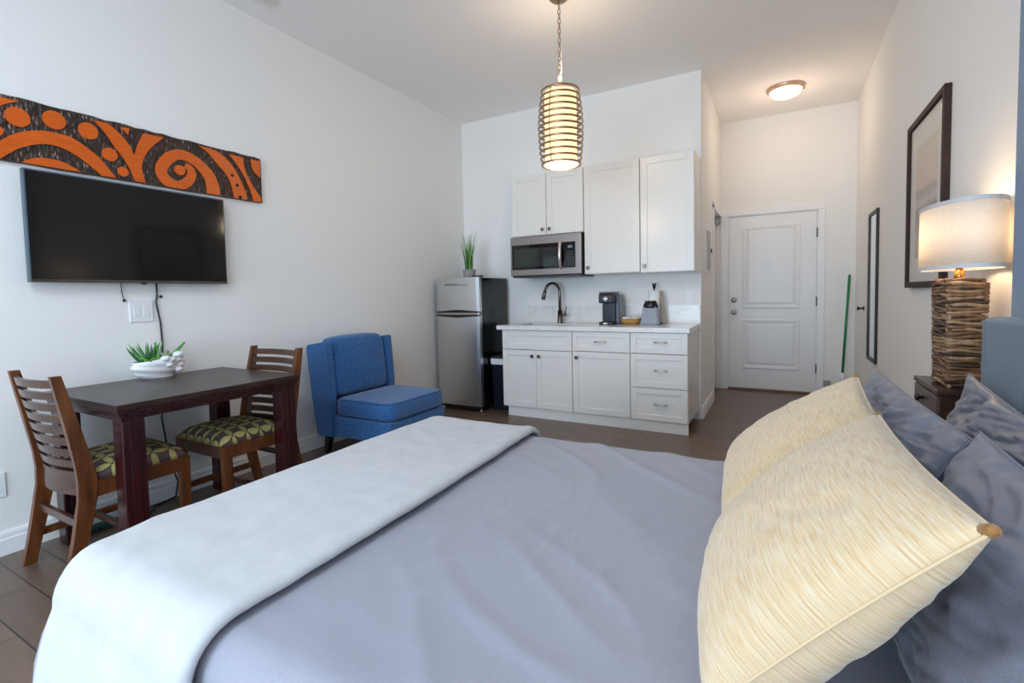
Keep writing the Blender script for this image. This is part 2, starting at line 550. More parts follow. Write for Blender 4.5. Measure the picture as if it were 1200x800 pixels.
def pendant():
    x, y = -1.315, 3.115
    t = thing('pendant_lamp', (x, y, ZC), 'barrel pendant of stacked bronze rings around a glowing cream cylinder', 'pendant lamp')
    met = plain('satin_bronze', rgb(176, 146, 116), 0.28, 1.0)
    z0, z1 = 2.07, 2.575
    q = MB(); q.lathe([(0.065, 0), (0.065, -0.015), (0.05, -0.028), (0.012, -0.034), (0.01, -0.05), (0, -0.05)], (x, y, ZC), 28); build('canopy', q, met, t)
    q = MB()
    zc = ZC - 0.05
    k = 0
    while zc > z1 + 0.10:
        pts = []
        for i in range(14):
            a_ = 2 * PI * i / 14
            u, v = 0.009 * math.cos(a_), 0.02 * math.sin(a_)
            pts.append((x + (u if k % 2 else 0), y + (0 if k % 2 else u), zc - 0.018 + v))
        q.tube(pts, 0.0028, 6, closed=True)
        zc -= 0.032; k += 1
    build('chain', q, met, t)
    q = MB(); q.tube([(x + 0.012, y, ZC - 0.04), (x + 0.009, y + 0.004, 2.9), (x + 0.011, y, 2.68)], 0.002, 6); build('cord', q, M['trim'], t)
    q = MB(); q.tube([(x, y, zc + 0.012), (x, y, z1)], 0.011, 12); q.lathe([(0.02, 0), (0.02, 0.012), (0.011, 0.014)], (x, y, z1), 16); build('stem', q, met, t)
    a = NT('pendant_glass'); a.base(rgb(255, 226, 176), 0.6); a.put(a.p.inputs['Emission Color'], (1.0, 0.68, 0.34, 1)); a.p.inputs['Emission Strength'].default_value = 1.3
    q = MB(); q.lathe([(0.0, z1 - 0.012), (0.108, z1 - 0.012), (0.108, z0 + 0.02)], (x, y, 0), 40, cap=False); build('inner_shade', q, a.m, t)
    a = NT('pendant_diffuser'); a.base(rgb(255, 240, 215), 0.6); a.put(a.p.inputs['Emission Color'], (1.0, 0.86, 0.66, 1)); a.p.inputs['Emission Strength'].default_value = 2.6
    q = MB(); q.lathe([(0.113, z0 + 0.016), (0.113, z0 + 0.008), (0.0, z0 + 0.004)], (x, y, 0), 40)
    df = build('diffuser', q, a.m, t)
    q = MB(); q.lathe([(0.022, z0 + 0.008), (0.02, z0 + 0.002), (0, z0)], (x, y, 0), 16); build('finial', q, met, df)
    N = 13
    for i in range(N):
        s = i / (N - 1)
        zz = z0 + 0.012 + s * (z1 - z0 - 0.016)
        r = 0.127 + 0.028 * math.sin(PI * (0.08 + 0.84 * s)) - 0.006 * s
        q = MB(); q.lathe([(r - 0.004, -0.0065), (r + 0.002, -0.0065), (r + 0.004, 0), (r + 0.002, 0.0065), (r - 0.004, 0.0065), (r - 0.004, -0.0065)], (x, y, zz), 48, cap=False)
        build('ring', q, met, t)
    q = MB()
    for k in range(3):
        a_ = k * 2 * PI / 3 + 0.4
        pts = []
        for i in range(N):
            s = i / (N - 1)
            r = 0.127 + 0.028 * math.sin(PI * (0.08 + 0.84 * s)) - 0.006 * s - 0.004
            pts.append((x + r * math.cos(a_), y + r * math.sin(a_), z0 + 0.012 + s * (z1 - z0 - 0.016)))
        q.tube([(x, y, z1 - 0.006)] + pts[::-1], 0.0035, 6)
    build('rib_frame', q, met, t)
    light('pendant_glow', 'POINT', (x, y, z0 - 0.09), PENDANT_W, (1.0, 0.78, 0.55), shadow_soft_size=0.09, specular_factor=0.15)
    light('pendant_uplight', 'POINT', (x, y, z1 + 0.10), PENDANT_W * 0.9, (1.0, 0.78, 0.55), shadow_soft_size=0.08)
pendant()

def flush():
    c = (0.035, 5.645, ZC)
    t = thing('ceiling_light', c, 'round flush ceiling light with nickel rim glowing in the entry hall', 'ceiling light')
    q = MB(); q.lathe([(0.168, 0), (0.168, -0.018), (0.16, -0.03), (0.148, -0.036), (0.143, -0.03), (0.143, 0)], c, 48, cap=False); build('rim', q, plain('satin_rim', rgb(206, 176, 150), 0.35, 0.7), t)
    q = MB(); q.lathe([(0.145, -0.03), (0.138, -0.052), (0.115, -0.075), (0.08, -0.09), (0.04, -0.098), (0, -0.1)], c, 48); build('glass_bowl', q, emit('hall_glass', (1.0, 0.88, 0.72), 1.5), t)
    for k in range(3):
        a_ = k * 2 * PI / 3 + 2.2
        q = MB(); q.ball((c[0] + 0.162 * math.cos(a_), c[1] + 0.162 * math.sin(a_), ZC - 0.034), 0.008, 10); build('screw', q, M['chrome'], t)
    light('hall_glow', 'POINT', (c[0], c[1], ZC - 0.42), HALL_W, (1.0, 0.76, 0.54), shadow_soft_size=0.12)
flush()
t = thing('added_fill_panel', (-1.15, -0.55, ZC), 'added flat white rectangular fill panel, unseen, on the ceiling above the near end of the bed', 'ceiling light')  # added fitting out of view, there only for overhead fill
q = MB()
for bx in ((-1.76, -0.54, -0.87, -0.84), (-1.76, -0.54, -0.26, -0.23), (-1.76, -1.73, -0.84, -0.26), (-0.57, -0.54, -0.84, -0.26)): q.box(bx[0], bx[1], bx[2], bx[3], ZC - 0.05, ZC)
build('frame', q, M['trim'], t)
q = MB(); q.box(-1.73, -0.57, -0.84, -0.26, ZC - 0.045, ZC - 0.035); build('diffuser', q, emit('fill_diffuser', (0.85, 0.93, 1.0), 1.5), t)

# ---------------------------------------------------------------- kitchen
def shaker(q, x0, x1, z0, z1, y, fr=0.055, th=0.02, dp=0.008):
    """shaker front facing -y, outer face at y"""
    f = min(fr, (x1 - x0) * 0.24, (z1 - z0) * 0.3)
    q.box(x0, x0 + f, y, y + th, z0, z1, 0.0015, 1); q.box(x1 - f, x1, y, y + th, z0, z1, 0.0015, 1)
    q.box(x0 + f, x1 - f, y, y + th, z0, z0 + f, 0.0015, 1); q.box(x0 + f, x1 - f, y, y + th, z1 - f, z1, 0.0015, 1)
    q.box(x0 + f - 0.002, x1 - f + 0.002, y + dp, y + th - 0.002, z0 + f - 0.002, z1 - f + 0.002)
def knob(parent, x, y, z):
    q = MB(); q.tube([(x, y, z), (x, y - 0.016, z)], 0.006, 8); q.box(x - 0.015, x + 0.015, y - 0.026, y - 0.014, z - 0.015, z + 0.015, 0.003)
    build('knob', q, M['dchrome'], parent)
def bar(parent, x, y, z, w=0.10):
    q = MB(); pts = [(x - w / 2, y, z), (x - w / 2, y - 0.022, z), (x - w / 2 + 0.012, y - 0.028, z), (x + w / 2 - 0.012, y - 0.028, z), (x + w / 2, y - 0.022, z), (x + w / 2, y, z)]
    q.tube(pts, 0.0055, 8); build('pull_handle', q, M['chrome'], parent)
def carcase(q, x0, x1, y0, y1, z0, z1, th=0.018, top=True):
    q.box(x0, x0 + th, y0, y1, z0, z1); q.box(x1 - th, x1, y0, y1, z0, z1)
    q.box(x0 + th, x1 - th, y0, y1, z0, z0 + th); q.box(x0 + th, x1 - th, y1 - th, y1, z0 + th, z1)
    if top: q.box(x0 + th, x1 - th, y0, y1 - th, z1 - th, z1)
YF = 4.168     # faces of the base fronts
YC0 = YF + 0.021
def base_unit(x0, x1, label, kind):
    t = thing('base_cabinet', ((x0 + x1) / 2, YC0 + 0.28, 0), label, 'cabinet', 'white base cabinets under the counter')
    q = MB(); carcase(q, x0, x1, YC0, YK - 0.003, 0.092, 0.857, top=False); build('carcass', q, M['cab'], t)
    q = MB(); q.box(x0 + (0.045 if kind == 'sink' else 0), x1, YC0 + 0.002, YC0 + 0.02, 0, 0.0915); build('plinth', q, M['cab'], t)
    g = 0.0025
    if kind == 'sink':
        q = MB(); shaker(q, x0 + g, x1 - g, 0.668, 0.855, YF); build('false_front', q, M['cab'], t)
        mid = (x0 + x1) / 2
        for a0, a1, kx in ((x0 + g, mid - g / 2, mid - 0.036), (mid + g / 2, x1 - g, mid + 0.036)):
            q = MB(); shaker(q, a0, a1, 0.10, 0.663, YF); o = build('door', q, M['cab'], t); knob(o, kx, YF, 0.607)
    elif kind == 'door':
        q = MB(); shaker(q, x0 + g, x1 - g, 0.675, 0.855, YF, 0.05); o = build('drawer', q, M['cab'], t); bar(o, (x0 + x1) / 2, YF, 0.765)
        q = MB(); shaker(q, x0 + g, x1 - g, 0.10, 0.67, YF); o = build('door', q, M['cab'], t); knob(o, x0 + 0.045, YF, 0.615)
    else:
        for z0, z1 in ((0.677, 0.855), (0.383, 0.672), (0.10, 0.378)):
            q = MB(); shaker(q, x0 + g, x1 - g, z0, z1, YF, 0.05); o = build('drawer', q, M['cab'], t); bar(o, (x0 + x1) / 2 + 0.02, YF, (z0 + z1) / 2 + 0.01)
    return t
base_unit(-2.425, -1.682, 'white sink base cabinet with two doors, left end beside the refrigerator', 'sink')
base_unit(-1.680, -1.142, 'white base cabinet with one drawer over one door, middle of the run', 'door')
base_unit(-1.140, -0.662, 'white base cabinet of three stacked drawers, right end by the hallway', 'drawers')

a = NT('speckled_quartz')
v = a.coord()
vo = a.n('ShaderNodeTexVoronoi'); a.t.links.new(v, vo.inputs['Vector']); vo.inputs['Scale'].default_value = 55
sp = a.ramp(vo.outputs['Distance'], [(0.10, rgb(120, 116, 112)), (0.24, rgb(226, 224, 221))])
n2 = a.noise(v, 9, 5, 0.7)
a.base(a.mix(a.ramp(n2, [(0.5, (0, 0, 0, 1)), (0.58, (0.95, 0.95, 0.95, 1))]), rgb(232, 231, 229), sp), 0.2)
quartz = a.m
t = thing('countertop', (-1.56, 4.46, 0.86), 'speckled white quartz counter slab over the base cabinets', 'countertop')
SX0, SX1, SY0, SY1 = -2.30, -1.80, 4.27, 4.60
q = MB()
CX0, CX1, CY0, CY1, CZ0, CZ1 = -2.475, -0.645, 4.145, YK - 0.001, 0.86, 0.90
q.box(CX0, SX0, CY0, CY1, CZ0, CZ1); q.box(SX1, CX1, CY0, CY1, CZ0, CZ1); q.box(SX0, SX1, CY0, SY0, CZ0, CZ1); q.box(SX0, SX1, SY1, CY1, CZ0, CZ1)
build('slab', q, quartz, t)
q = MB(); q.box(-2.425, CX1, YK - 0.021, YK - 0.001, 0.9003, 1.075, 0.002); tag(build('backsplash', q, quartz), 'low speckled quartz backsplash strip standing along the kitchen wall', 'backsplash')
q = MB()
d_ = 0.16
q.box(SX0, SX1, SY0, SY1, 0.897 - d_, 0.900 - d_); 
for bx in ((SX0 - 0.003, SX0, SY0, SY1), (SX1, SX1 + 0.003, SY0, SY1), (SX0, SX1, SY0 - 0.003, SY0), (SX0, SX1, SY1, SY1 + 0.003)): q.box(bx[0], bx[1], bx[2], bx[3], 0.897 - d_, 0.858)
q.lathe([(0.04, 0.9005 - d_), (0.03, 0.902 - d_), (0, 0.901 - d_)], ((SX0 + SX1) / 2, (SY0 + SY1) / 2, 0), 20)
tag(build('sink', q, M['steel']), 'stainless undermount sink basin set into the white counter', 'sink')
# faucet
fx, fy = -2.005, 4.655
t = thing('faucet', (fx, fy, 0.9), 'brushed nickel gooseneck faucet behind the sink', 'faucet')
q = MB(); q.lathe([(0.028, 0), (0.028, 0.006), (0.027, 0.012), (0.025, 0.13), (0.0, 0.13)], (fx, fy, 0.9), 24); build('body', q, M['dchrome'], t)
dirv = Vector((-0.62, -0.78, 0)).normalized()
pts = [Vector((fx, fy, 1.02)), Vector((fx, fy, 1.19))]
R = 0.085
for k in range(1, 13):
    a_ = PI * k / 12 * 0.94
    pts.append(Vector((fx, fy, 1.215)) + dirv * (R - R * math.cos(a_)) + Vector((0, 0, R * math.sin(a_) * 1.15)))
q = MB(); q.tube(pts, 0.0155, 14); nk = build('neck', q, M['dchrome'], t)
e_ = pts[-1]; d2 = (pts[-1] - pts[-2]).normalized()
q = MB(); q.tube([e_, e_ + d2 * 0.02, e_ + d2 * 0.09], [0.017, 0.020, 0.021], 14); build('spray_head', q, M['dchrome'], t)
q = MB(); q.tube([(fx, fy, 0.985), (fx + 0.07, fy - 0.01, 0.985)], 0.013, 12); q.tube([(fx + 0.06, fy - 0.01, 0.985), (fx + 0.078, fy - 0.012, 1.07)], 0.006, 8); build('lever_handle', q, M['dchrome'], t)

def upper_unit(x0, x1, z0, z1, ndoor, label, kx=None):
    t = thing('wall_cabinet', ((x0 + x1) / 2, YK - 0.17, z0), label, 'cabinet', 'white wall cabinets')
    yf = 4.42
    q = MB(); carcase(q, x0, x1, yf + 0.021, YK - 0.001, z0, z1); build('carcass', q, M['cab'], t)
    g = 0.003
    w = (x1 - x0) / ndoor
    for k in range(ndoor):
        a0, a1 = x0 + k * w + g, x0 + (k + 1) * w - g
        q = MB(); shaker(q, a0, a1, z0 + 0.003, z1 - 0.003, yf, 0.06); o = build('door', q, M['cab'], t)
        if ndoor == 2: knob(o, (a1 - 0.035) if k == 0 else (a0 + 0.035), yf, z0 + 0.055)
        else: knob(o, a0 + 0.035, yf, z0 + 0.06)
upper_unit(-2.425, -1.648, 1.792, 2.402, 2, 'short white two-door wall cabinet directly above the microwave')
upper_unit(-1.642, -1.112, 1.385, 2.402, 1, 'tall white single-door wall cabinet right of the microwave')
upper_unit(-1.108, -0.645, 1.378, 2.402, 1, 'tall white single-door wall cabinet at the right end by the hallway')

def microwave():
    x0, x1, y0, z0, z1 = -2.42, -1.655, 4.365, 1.378, 1.786
    t = thing('microwave', ((x0 + x1) / 2, 4.57, z0), 'stainless over-range microwave mounted under the short wall cabinet', 'microwave')
    q = MB(); q.box(x0 + 0.004, x1 - 0.004, y0 + 0.04, YK - 0.002, z0 + 0.012, z1 - 0.004); build('housing', q, plain('dark_brown_enamel', rgb(58, 44, 38), 0.4), t)
    q = MB(); q.box(x0, x1, y0, y0 + 0.042, z0 + 0.012, z1 - 0.004, 0.006)
    f = build('front_frame', q, M['steel_mw'], t)
    q = MB(); q.box(x0 + 0.02, x1 - 0.055, y0 - 0.006, y0 + 0.002, z0 + 0.075, z1 - 0.085, 0.003); dg = build('door_glass', q, M['glassblack'], t)
    q = MB(); q.box(x0 + 0.05, x1 - 0.25, y0 - 0.008, y0 - 0.005, z0 + 0.10, z1 - 0.125, 0.001); build('door_window', q, plain('smoky_glass', rgb(46, 50, 48), 0.03, var=0.05), dg)
    q = MB()
    hx = x1 - 0.205
    pts = [(hx, y0 - 0.008, z0 + 0.08)] + [(hx + 0.006 * math.sin(PI * k / 10), y0 - 0.022 - 0.03 * math.sin(PI * k / 10), z0 + 0.085 + 0.235 * k / 10) for k in range(11)] + [(hx, y0 - 0.008, z1 - 0.088)]
    q.tube(pts, 0.0165, 10); build('handle', q, plain('pale_nickel', rgb(214, 206, 202), 0.3, 0.8), t)
    q = MB(); q.box(x1 - 0.15, x1 - 0.06, y0 - 0.0085, y0 - 0.005, z0 + 0.08, z1 - 0.09, 0.001); cp = build('control_panel', q, M['glassblack'], t)
    q = MB(); q.box(x1 - 0.13, x1 - 0.085, y0 - 0.0095, y0 - 0.008, z1 - 0.145, z1 - 0.12); build('display', q, plain('grey_lcd', rgb(120, 130, 145), 0.3), cp)
    q = MB()
    for r in range(8):
        for c in range(3):
            xx, zz = x1 - 0.135 + c * 0.022, z1 - 0.172 - r * 0.0185
            q.box(xx, xx + 0.013, y0 - 0.0092, y0 - 0.008, zz - 0.006, zz)
    build('keypad', q, plain('grey_print', rgb(92, 96, 104), 0.5), cp)
    q = MB(); q.lathe([(0.022, 0.0), (0.021, -0.002), (0, -0.002)], ((x0 + x1) / 2 - 0.02, y0 - 0.0005, z1 - 0.045), 20, 'y'); 
    for v in q.b.verts: v.co.z = (z1 - 0.045) + (v.co.z - (z1 - 0.045)) * 0.35
    build('badge', q, M['chrome'], t)
    q = MB(); q.box(x0 + 0.02, x1 - 0.01, y0 + 0.012, YK - 0.03, z0 - 0.004, z0 + 0.0125); build('vent_grille', q, M['black'], t)
microwave()

def fridge():
    x0, x1, y0, y1, H = -3.205, -2.665, 4.125, 4.715, 1.392
    t = thing('refrigerator', ((x0 + x1) / 2, (y0 + y1) / 2, 0), 'slim two-door refrigerator with stainless doors and black body in the corner', 'refrigerator')
    q = MB(); q.box(x0 + 0.004, x1 - 0.002, y0 + 0.062, y1, 0.04, H - 0.006, 0.006); build('body', q, M['fridge_body'], t)
    q = MB(); q.box(x0 + 0.02, x1 - 0.02, y0 + 0.05, y0 + 0.075, 0.015, 0.062); build('kick_plate', q, M['black'], t)
    def door(name, z0, z1):
        q = MB()
        n = 14
        poly = [(x1, y0 + 0.058), (x0, y0 + 0.058)]
        for k in range(n + 1):
            s = k / n
            poly.append((x0 + (x1 - x0) * s, y0 + 0.014 - 0.014 * math.sin(PI * s) ** 0.6))
        q.prism(poly, 'z', z0, z1)
        return build(name, q, M['steel'], t)
    fd = door('freezer_door', 1.036, H)
    rd = door('fridge_door', 0.062, 1.0)
    def lens(z, up):
        n = 16
        pts = [(x0 + 0.006 + (x1 - x0 - 0.012) * k / n, z) for k in range(n + 1)]
        pts += [(x0 + 0.006 + (x1 - x0 - 0.012) * (n - k) / n, z + up * (0.012 + 0.014 * max(0, math.sin(PI * (n - k) / n)) ** 2)) for k in range(n + 1)]
        q = MB(); q.prism(pts, 'y', y0 - 0.004, y0 + 0.05); return q
    build('handle_recess', lens(1.032, 1), M['black'], fd)
    build('handle_recess', lens(1.004, -1), M['black'], rd)
    q = MB(); q.box(x0 + 0.05, x1 - 0.01, y0 + 0.004, y0 + 0.05, 1.005, 1.031, 0.003); build('divider_strip', q, M['chrome'], t)
    q = MB(); q.box(x1 - 0.09, x1 + 0.0, y0 + 0.02, y0 + 0.11, H, H + 0.016, 0.004); build('hinge_cap', q, M['black'], t)
    q = MB()
    xx = x0 + 0.125
    for k in range(9):
        w = (0.010, 0.016, 0.008, 0.016)[k % 4]
        q.box(xx, xx + w, y0 - 0.0025, y0 + 0.004, 1.316, 1.33)
        xx += w + 0.006
    q.box(x0 + 0.12, x0 + 0.405, y0 - 0.0025, y0 + 0.004, 1.309, 1.3125)
    q.box(xx, x0 + 0.405, y0 - 0.0025, y0 + 0.004, 1.3165, 1.3205)
    build('badge', q, plain('badge_metal', rgb(122, 124, 126), 0.3, 1.0), fd)
    for fxx in (x0 + 0.04, x1 - 0.03):
        for fyy in (y0 + 0.05, y1 - 0.04):
            q = MB(); q.lathe([(0.018, 0), (0.018, 0.02), (0.01, 0.022), (0.01, 0.045)], (fxx, fyy, 0), 14); build('foot', q, M['chrome'], t)
fridge()

def bin_():
    t = thing('trash_bin', (-2.548, 4.52, 0), 'slim black trash bin with white liner band between refrigerator and cabinets', 'trash bin')
    def tap(z0, z1, s0, s1, q):
        c = (-2.548, 4.50)
        p = []
        for z, s in ((z0, s0), (z1, s1)):
            for sx, sy in ((-1, -1), (1, -1), (1, 1), (-1, 1)): p.append((c[0] + sx * 0.099 * s, c[1] + sy * 0.19 * s, z))
        q.hexa(p)
    q = MB(); tap(0, 0.545, 0.90, 1.0, q); bmesh.ops.bevel(q.b, geom=q.b.edges[:], offset=0.008, segments=2, affect='EDGES'); build('body', q, plain('navy_black_plastic', rgb(16, 22, 36), 0.35), t)
    q = MB(); tap(0.482, 0.542, 1.005, 1.03, q); build('liner_band', q, M['white'], t)
    q = MB(); tap(0.545, 0.57, 1.03, 0.98, q); build('lid', q, M['black'], t)
bin_()

def blade_plant():
    c = (-2.935, 4.37, 1.388)
    t = thing('grass_plant', c, 'tall artificial grass in a small grey pot on top of the refrigerator', 'plant')
    q = MB(); q.lathe([(0.0, 0.0), (0.055, 0.0), (0.066, 0.03), (0.07, 0.085), (0.072, 0.095), (0.064, 0.095), (0.06, 0.075), (0, 0.075)], c, 28)
    build('pot', q, plain('mottled_grey_clay', rgb(150, 150, 150), 0.8, var=0.2, nscale=50, bump=0.3), t)
    q = MB()
    rnd = random.Random(3)
    for k in range(64):
        a_ = rnd.uniform(0, 2 * PI); r0 = rnd.uniform(0, 0.045)
        h = rnd.uniform(0.22, 0.44); lean = rnd.uniform(0.01, 0.075)
        if k == 0: a_, h, lean = PI + 0.25, 0.47, 0.23
        if k == 1: a_, h, lean = PI + 0.1, 0.40, 0.10
        if k == 2: a_, h, lean = 0.1, 0.43, 0.085
        w = rnd.uniform(0.003, 0.0055)
        d = Vector((math.cos(a_), math.sin(a_), 0)); s = Vector((-d.y, d.x, 0))
        s = (s * 0.6 + Vector((0.8, 0.4, 0)) * 0.4).normalized()
        base = Vector(c) + d * r0 + Vector((0, 0, 0.07))
        q.mi = 0 if rnd.random() < 0.6 else 1
        if k == 0: q.mi = 2
        prev = None
        for i in range(7):
            u = i / 6
            p = base + d * (lean * u ** 2) + Vector((0, 0, h * (u - (0.12 * u ** 3 if lean > 0.09 else 0))))
            ww = w * (1 - u ** 2) + 0.0004
            cur = [q.b.verts.new(p - s * ww), q.b.verts.new(p + d * ww * 0.4), q.b.verts.new(p + s * ww), q.b.verts.new(p - d * ww * 0.4)]
            if prev:
                for j in range(4):
                    f = q.b.faces.new((prev[j], prev[(j + 1) % 4], cur[(j + 1) % 4], cur[j])); f.material_index = q.mi
            prev = cur
    build('blades', q, [plain('grass_green', rgb(96, 150, 48), 0.5, var=0.2), plain('grass_dark_green', rgb(48, 104, 38), 0.5, var=0.2), plain('grass_dry', rgb(150, 150, 90), 0.6, var=0.1)], t)
blade_plant()

def coffee():
    x0, x1, y0, y1, z = -1.505, -1.37, 4.42, 4.68, 0.90
    t = thing('coffee_maker', (-1.44, 4.55, z), 'black single-serve coffee maker with grey side on the counter', 'coffee maker')
    q = MB(); q.box(x0, x1, y0 + 0.10, y1, z, z + 0.29, 0.01); build('body', q, plain('blue_black_plastic', rgb(18, 26, 42), 0.2), t)
    q = MB(); q.box(x1 - 0.002, x1 + 0.035, y0 + 0.10, y1, z + 0.005, z + 0.285, 0.01); build('water_tank', q, plain('smoke_tank', rgb(92, 100, 112), 0.15), t)
    q = MB(); q.box(x0 - 0.004, x1 + 0.004, y0, y0 + 0.13, z + 0.205, z + 0.292, 0.012); h = build('brew_head', q, M['black'], t)
    q = MB(); q.box(x0 + 0.002, x1 - 0.002, y0 - 0.003, y1 - 0.02, z + 0.292, z + 0.312, 0.008); build('lid', q, M['dchrome'], t)
    q = MB(); q.box(x0 + 0.045, x0 + 0.09, y0 - 0.006, y0 + 0.002, z + 0.235, z + 0.258, 0.003); q.box(x0 + 0.062, x0 + 0.074, y0 - 0.007, y0 + 0.0, z + 0.222, z + 0.27, 0.002); build('cross_glint', q, M['chrome'], h)  # cross-shaped glint on the brew head, modelled as thin bright bars
    q = MB(); q.box(x0 - 0.002, x1 + 0.002, y0 + 0.005, y0 + 0.12, z, z + 0.028, 0.006); d = build('drip_tray', q, M['black'], t)
    q = MB(); q.box(x0 + 0.04, x0 + 0.08, y0 + 0.001, y0 + 0.008, z + 0.004, z + 0.024, 0.002); build('grate', q, M['chrome'], d)
coffee()

def basket():
    c = (-1.232, 4.54, 0.90)
    t = thing('snack_basket', c, 'low tan woven basket on the counter beside the coffee maker', 'basket')
    a = NT('tan_wicker'); v = a.coord('Object', (1, 1, 1)); w_ = a.n('ShaderNodeTexWave', bands_direction='Z'); a.t.links.new(v, w_.inputs['Vector']); w_.inputs['Scale'].default_value = 60; w_.inputs['Distortion'].default_value = 4
    a.base(a.ramp(w_.outputs['Fac'], [(0.2, rgb(150, 104, 46)), (0.8, rgb(214, 172, 96))]), 0.7); a.bump(w_.outputs['Fac'], 0.5, 0.004)
    q = MB(); q.lathe([(0, 0), (0.075, 0), (0.094, 0.035), (0.098, 0.05), (0.092, 0.05), (0.086, 0.03), (0.07, 0.008), (0, 0.008)], c, 32, sy=0.72); build('bowl', q, a.m, t)
    pts = [(c[0] + 0.094 * math.cos(i / 24 * 2 * PI), c[1] + 0.094 * 0.72 * math.sin(i / 24 * 2 * PI), 0.951) for i in range(24)]
    q = MB(); q.tube(pts, 0.006, 8, closed=True); build('rim', q, a.m, t)
    cols = [((-0.045, -0.005, 0.025), 0.5, rgb(240, 240, 242), 'white snack packet in the left of the tan basket'), ((0.0, 0.0, 0.03), -0.2, rgb(196, 200, 210), 'silver-grey snack packet in the middle of the tan basket'), ((0.045, 0.0, 0.026), 0.35, rgb(236, 228, 210), 'cream snack packet in the right of the tan basket')]
    for (dx, dy, dz), r, col, lab in cols:
        def fn(u, v):
            s, w_ = u * 2 - 1, v * 2 - 1
            return (s * 0.032, w_ * 0.03, 0.011 * (1 - s ** 4) * (1 - w_ ** 4))
        q = MB(); q.grid(fn, 10, 10); q.grid(lambda u, v: tuple(x * (1, 1, -1)[i] for i, x in enumerate(fn(u, v))), 10, 10)
        bmesh.ops.remove_doubles(q.b, verts=q.b.verts[:], dist=1e-5)
        bmesh.ops.rotate(q.b, cent=(0, 0, 0), matrix=Matrix.Rotation(r, 3, 'Z') @ Matrix.Rotation(0.9, 3, 'X'), verts=q.b.verts[:])
        bmesh.ops.translate(q.b, vec=(c[0] + dx, c[1] + dy, c[2] + dz + 0.024), verts=q.b.verts[:])
        tag(build('snack_packet', q, plain('packet_film', col, 0.3)), lab, 'snack packet', 'packets in the tan basket')
basket()

def knife_block():
    c = (-1.045, 4.53, 0.90)
    t = thing('utensil_block', c, 'grey tapered block with black bristled top on the counter in front of the paper towel', 'utensil block')
    q = MB()
    p = []
    for z, hx, hy in ((0, 0.082, 0.055), (0.165, 0.066, 0.045)):
        for sx, sy in ((-1, -1), (1, -1), (1, 1), (-1, 1)): p.append((c[0] + sx * hx, c[1] + sy * hy, c[2] + z))
    q.hexa(p); bmesh.ops.bevel(q.b, geom=q.b.edges[:], offset=0.01, segments=3, affect='EDGES')
    build('block', q, plain('grey_blue_resin', rgb(146, 152, 164), 0.5), t)
    q = MB(); q.lathe([(0.068, 0.155), (0.068, 0.175), (0.055, 0.205), (0.03, 0.217), (0, 0.22)], c, 24, sy=0.7); build('top', q, M['black'], t)
    rnd = random.Random(5)
    for k in range(9):
        a_ = k / 9 * 2 * PI
        q = MB(); x, y = c[0] + 0.045 * math.cos(a_), c[1] + 0.03 * math.sin(a_)
        q.tube([(x, y, c[2] + 0.18), (x, y, c[2] + 0.212 + rnd.uniform(0, 0.012))], 0.008, 8); build('handle', q, M['black'], t)
    c2 = (-1.04, 4.66, 0.90)
    t = thing('paper_towel_holder', c2, 'metal paper towel stand behind the grey block on the counter', 'towel holder')
    q = MB(); q.lathe([(0, 0), (0.075, 0), (0.075, 0.008), (0, 0.01)], c2, 32); build('base', q, M['dchrome'], t)
    q = MB(); q.tube([(c2[0], c2[1], 0.908), (c2[0], c2[1], 1.25)], 0.006, 10)
    for d in (-0.016, 0.0, 0.016): q.tube([(c2[0] + d * 0.3, c2[1], 1.235), (c2[0] + d, c2[1] - 0.004, 1.285)], 0.0055, 8)
    build('post', q, M['black'], t)
    q = MB(); q.lathe([(0.02, 0.011), (0.058, 0.011), (0.058, 0.315), (0.02, 0.315), (0.02, 0.011)], c2, 32, cap=False)
    tag(build('paper_towel_roll', q, plain('paper_towel', rgb(244, 244, 244), 0.9, bump=0.3, nscale=90)), 'white paper towel roll standing on the counter by the kitchen wall', 'paper towel')
    q = MB(); q.box(-0.950, -0.937, 4.63, 4.70, 0.9, 1.21, 0.004, rot=Matrix.Rotation(-0.10, 3, 'Y'), piv=(-0.943, 4.66, 0.9))  # thin pale brown strip standing beside the roll
    bmesh.ops.translate(q.b, vec=(0.0, 0.0, 0.001), verts=q.b.verts[:])
    tag(build('brown_strip', q, wood('pale_brown', rgb(160, 132, 108), rgb(190, 164, 140))), 'thin pale brown strip leaning against the paper towel roll', 'cutting board')
knife_block()

# ---------------------------------------------------------------- left wall: television, carved panel, cords
def television():
    y0, y1, z0, z1 = 0.938, 1.908, 1.312, 1.866
    xf = -3.205
    t = thing('television', (XL, (y0 + y1) / 2, z0), 'flat black television mounted on the left wall under the carved panel', 'television')
    q = MB(); q.box(xf - 0.035, xf, y0, y1, z0, z1, 0.004); build('casing', q, plain('slate_grey_casing', rgb(70, 84, 96), 0.35, var=0.05), t)
    a = NT('screen_glass'); v = a.coord(); a.base(a.ramp(a.noise(v, 3), [(0.3, rgb(16, 16, 17)), (0.7, rgb(19, 19, 20))]), 0.09, Specular_IOR_Level=0.35)
    q = MB(); q.box(xf, xf + 0.003, y0 + 0.009, y1 - 0.009, z0 + 0.016, z1 - 0.009); build('screen', q, a.m, t)
    q = MB(); q.box(xf - 0.001, xf + 0.005, y0 + 0.003, y1 - 0.003, z0 + 0.002, z0 + 0.015, 0.001); bz = build('lower_bezel', q, M['dchrome'], t)
    q = MB(); q.box(xf - 0.001, xf + 0.006, 1.41, 1.435, z0 - 0.008, z0 + 0.003, 0.001); build('sensor', q, M['black'], bz)
    q = MB(); q.box(XL, xf - 0.034, 1.2, 1.65, 1.45, 1.75); build('wall_mount', q, M['blackmetal'], t)
television()

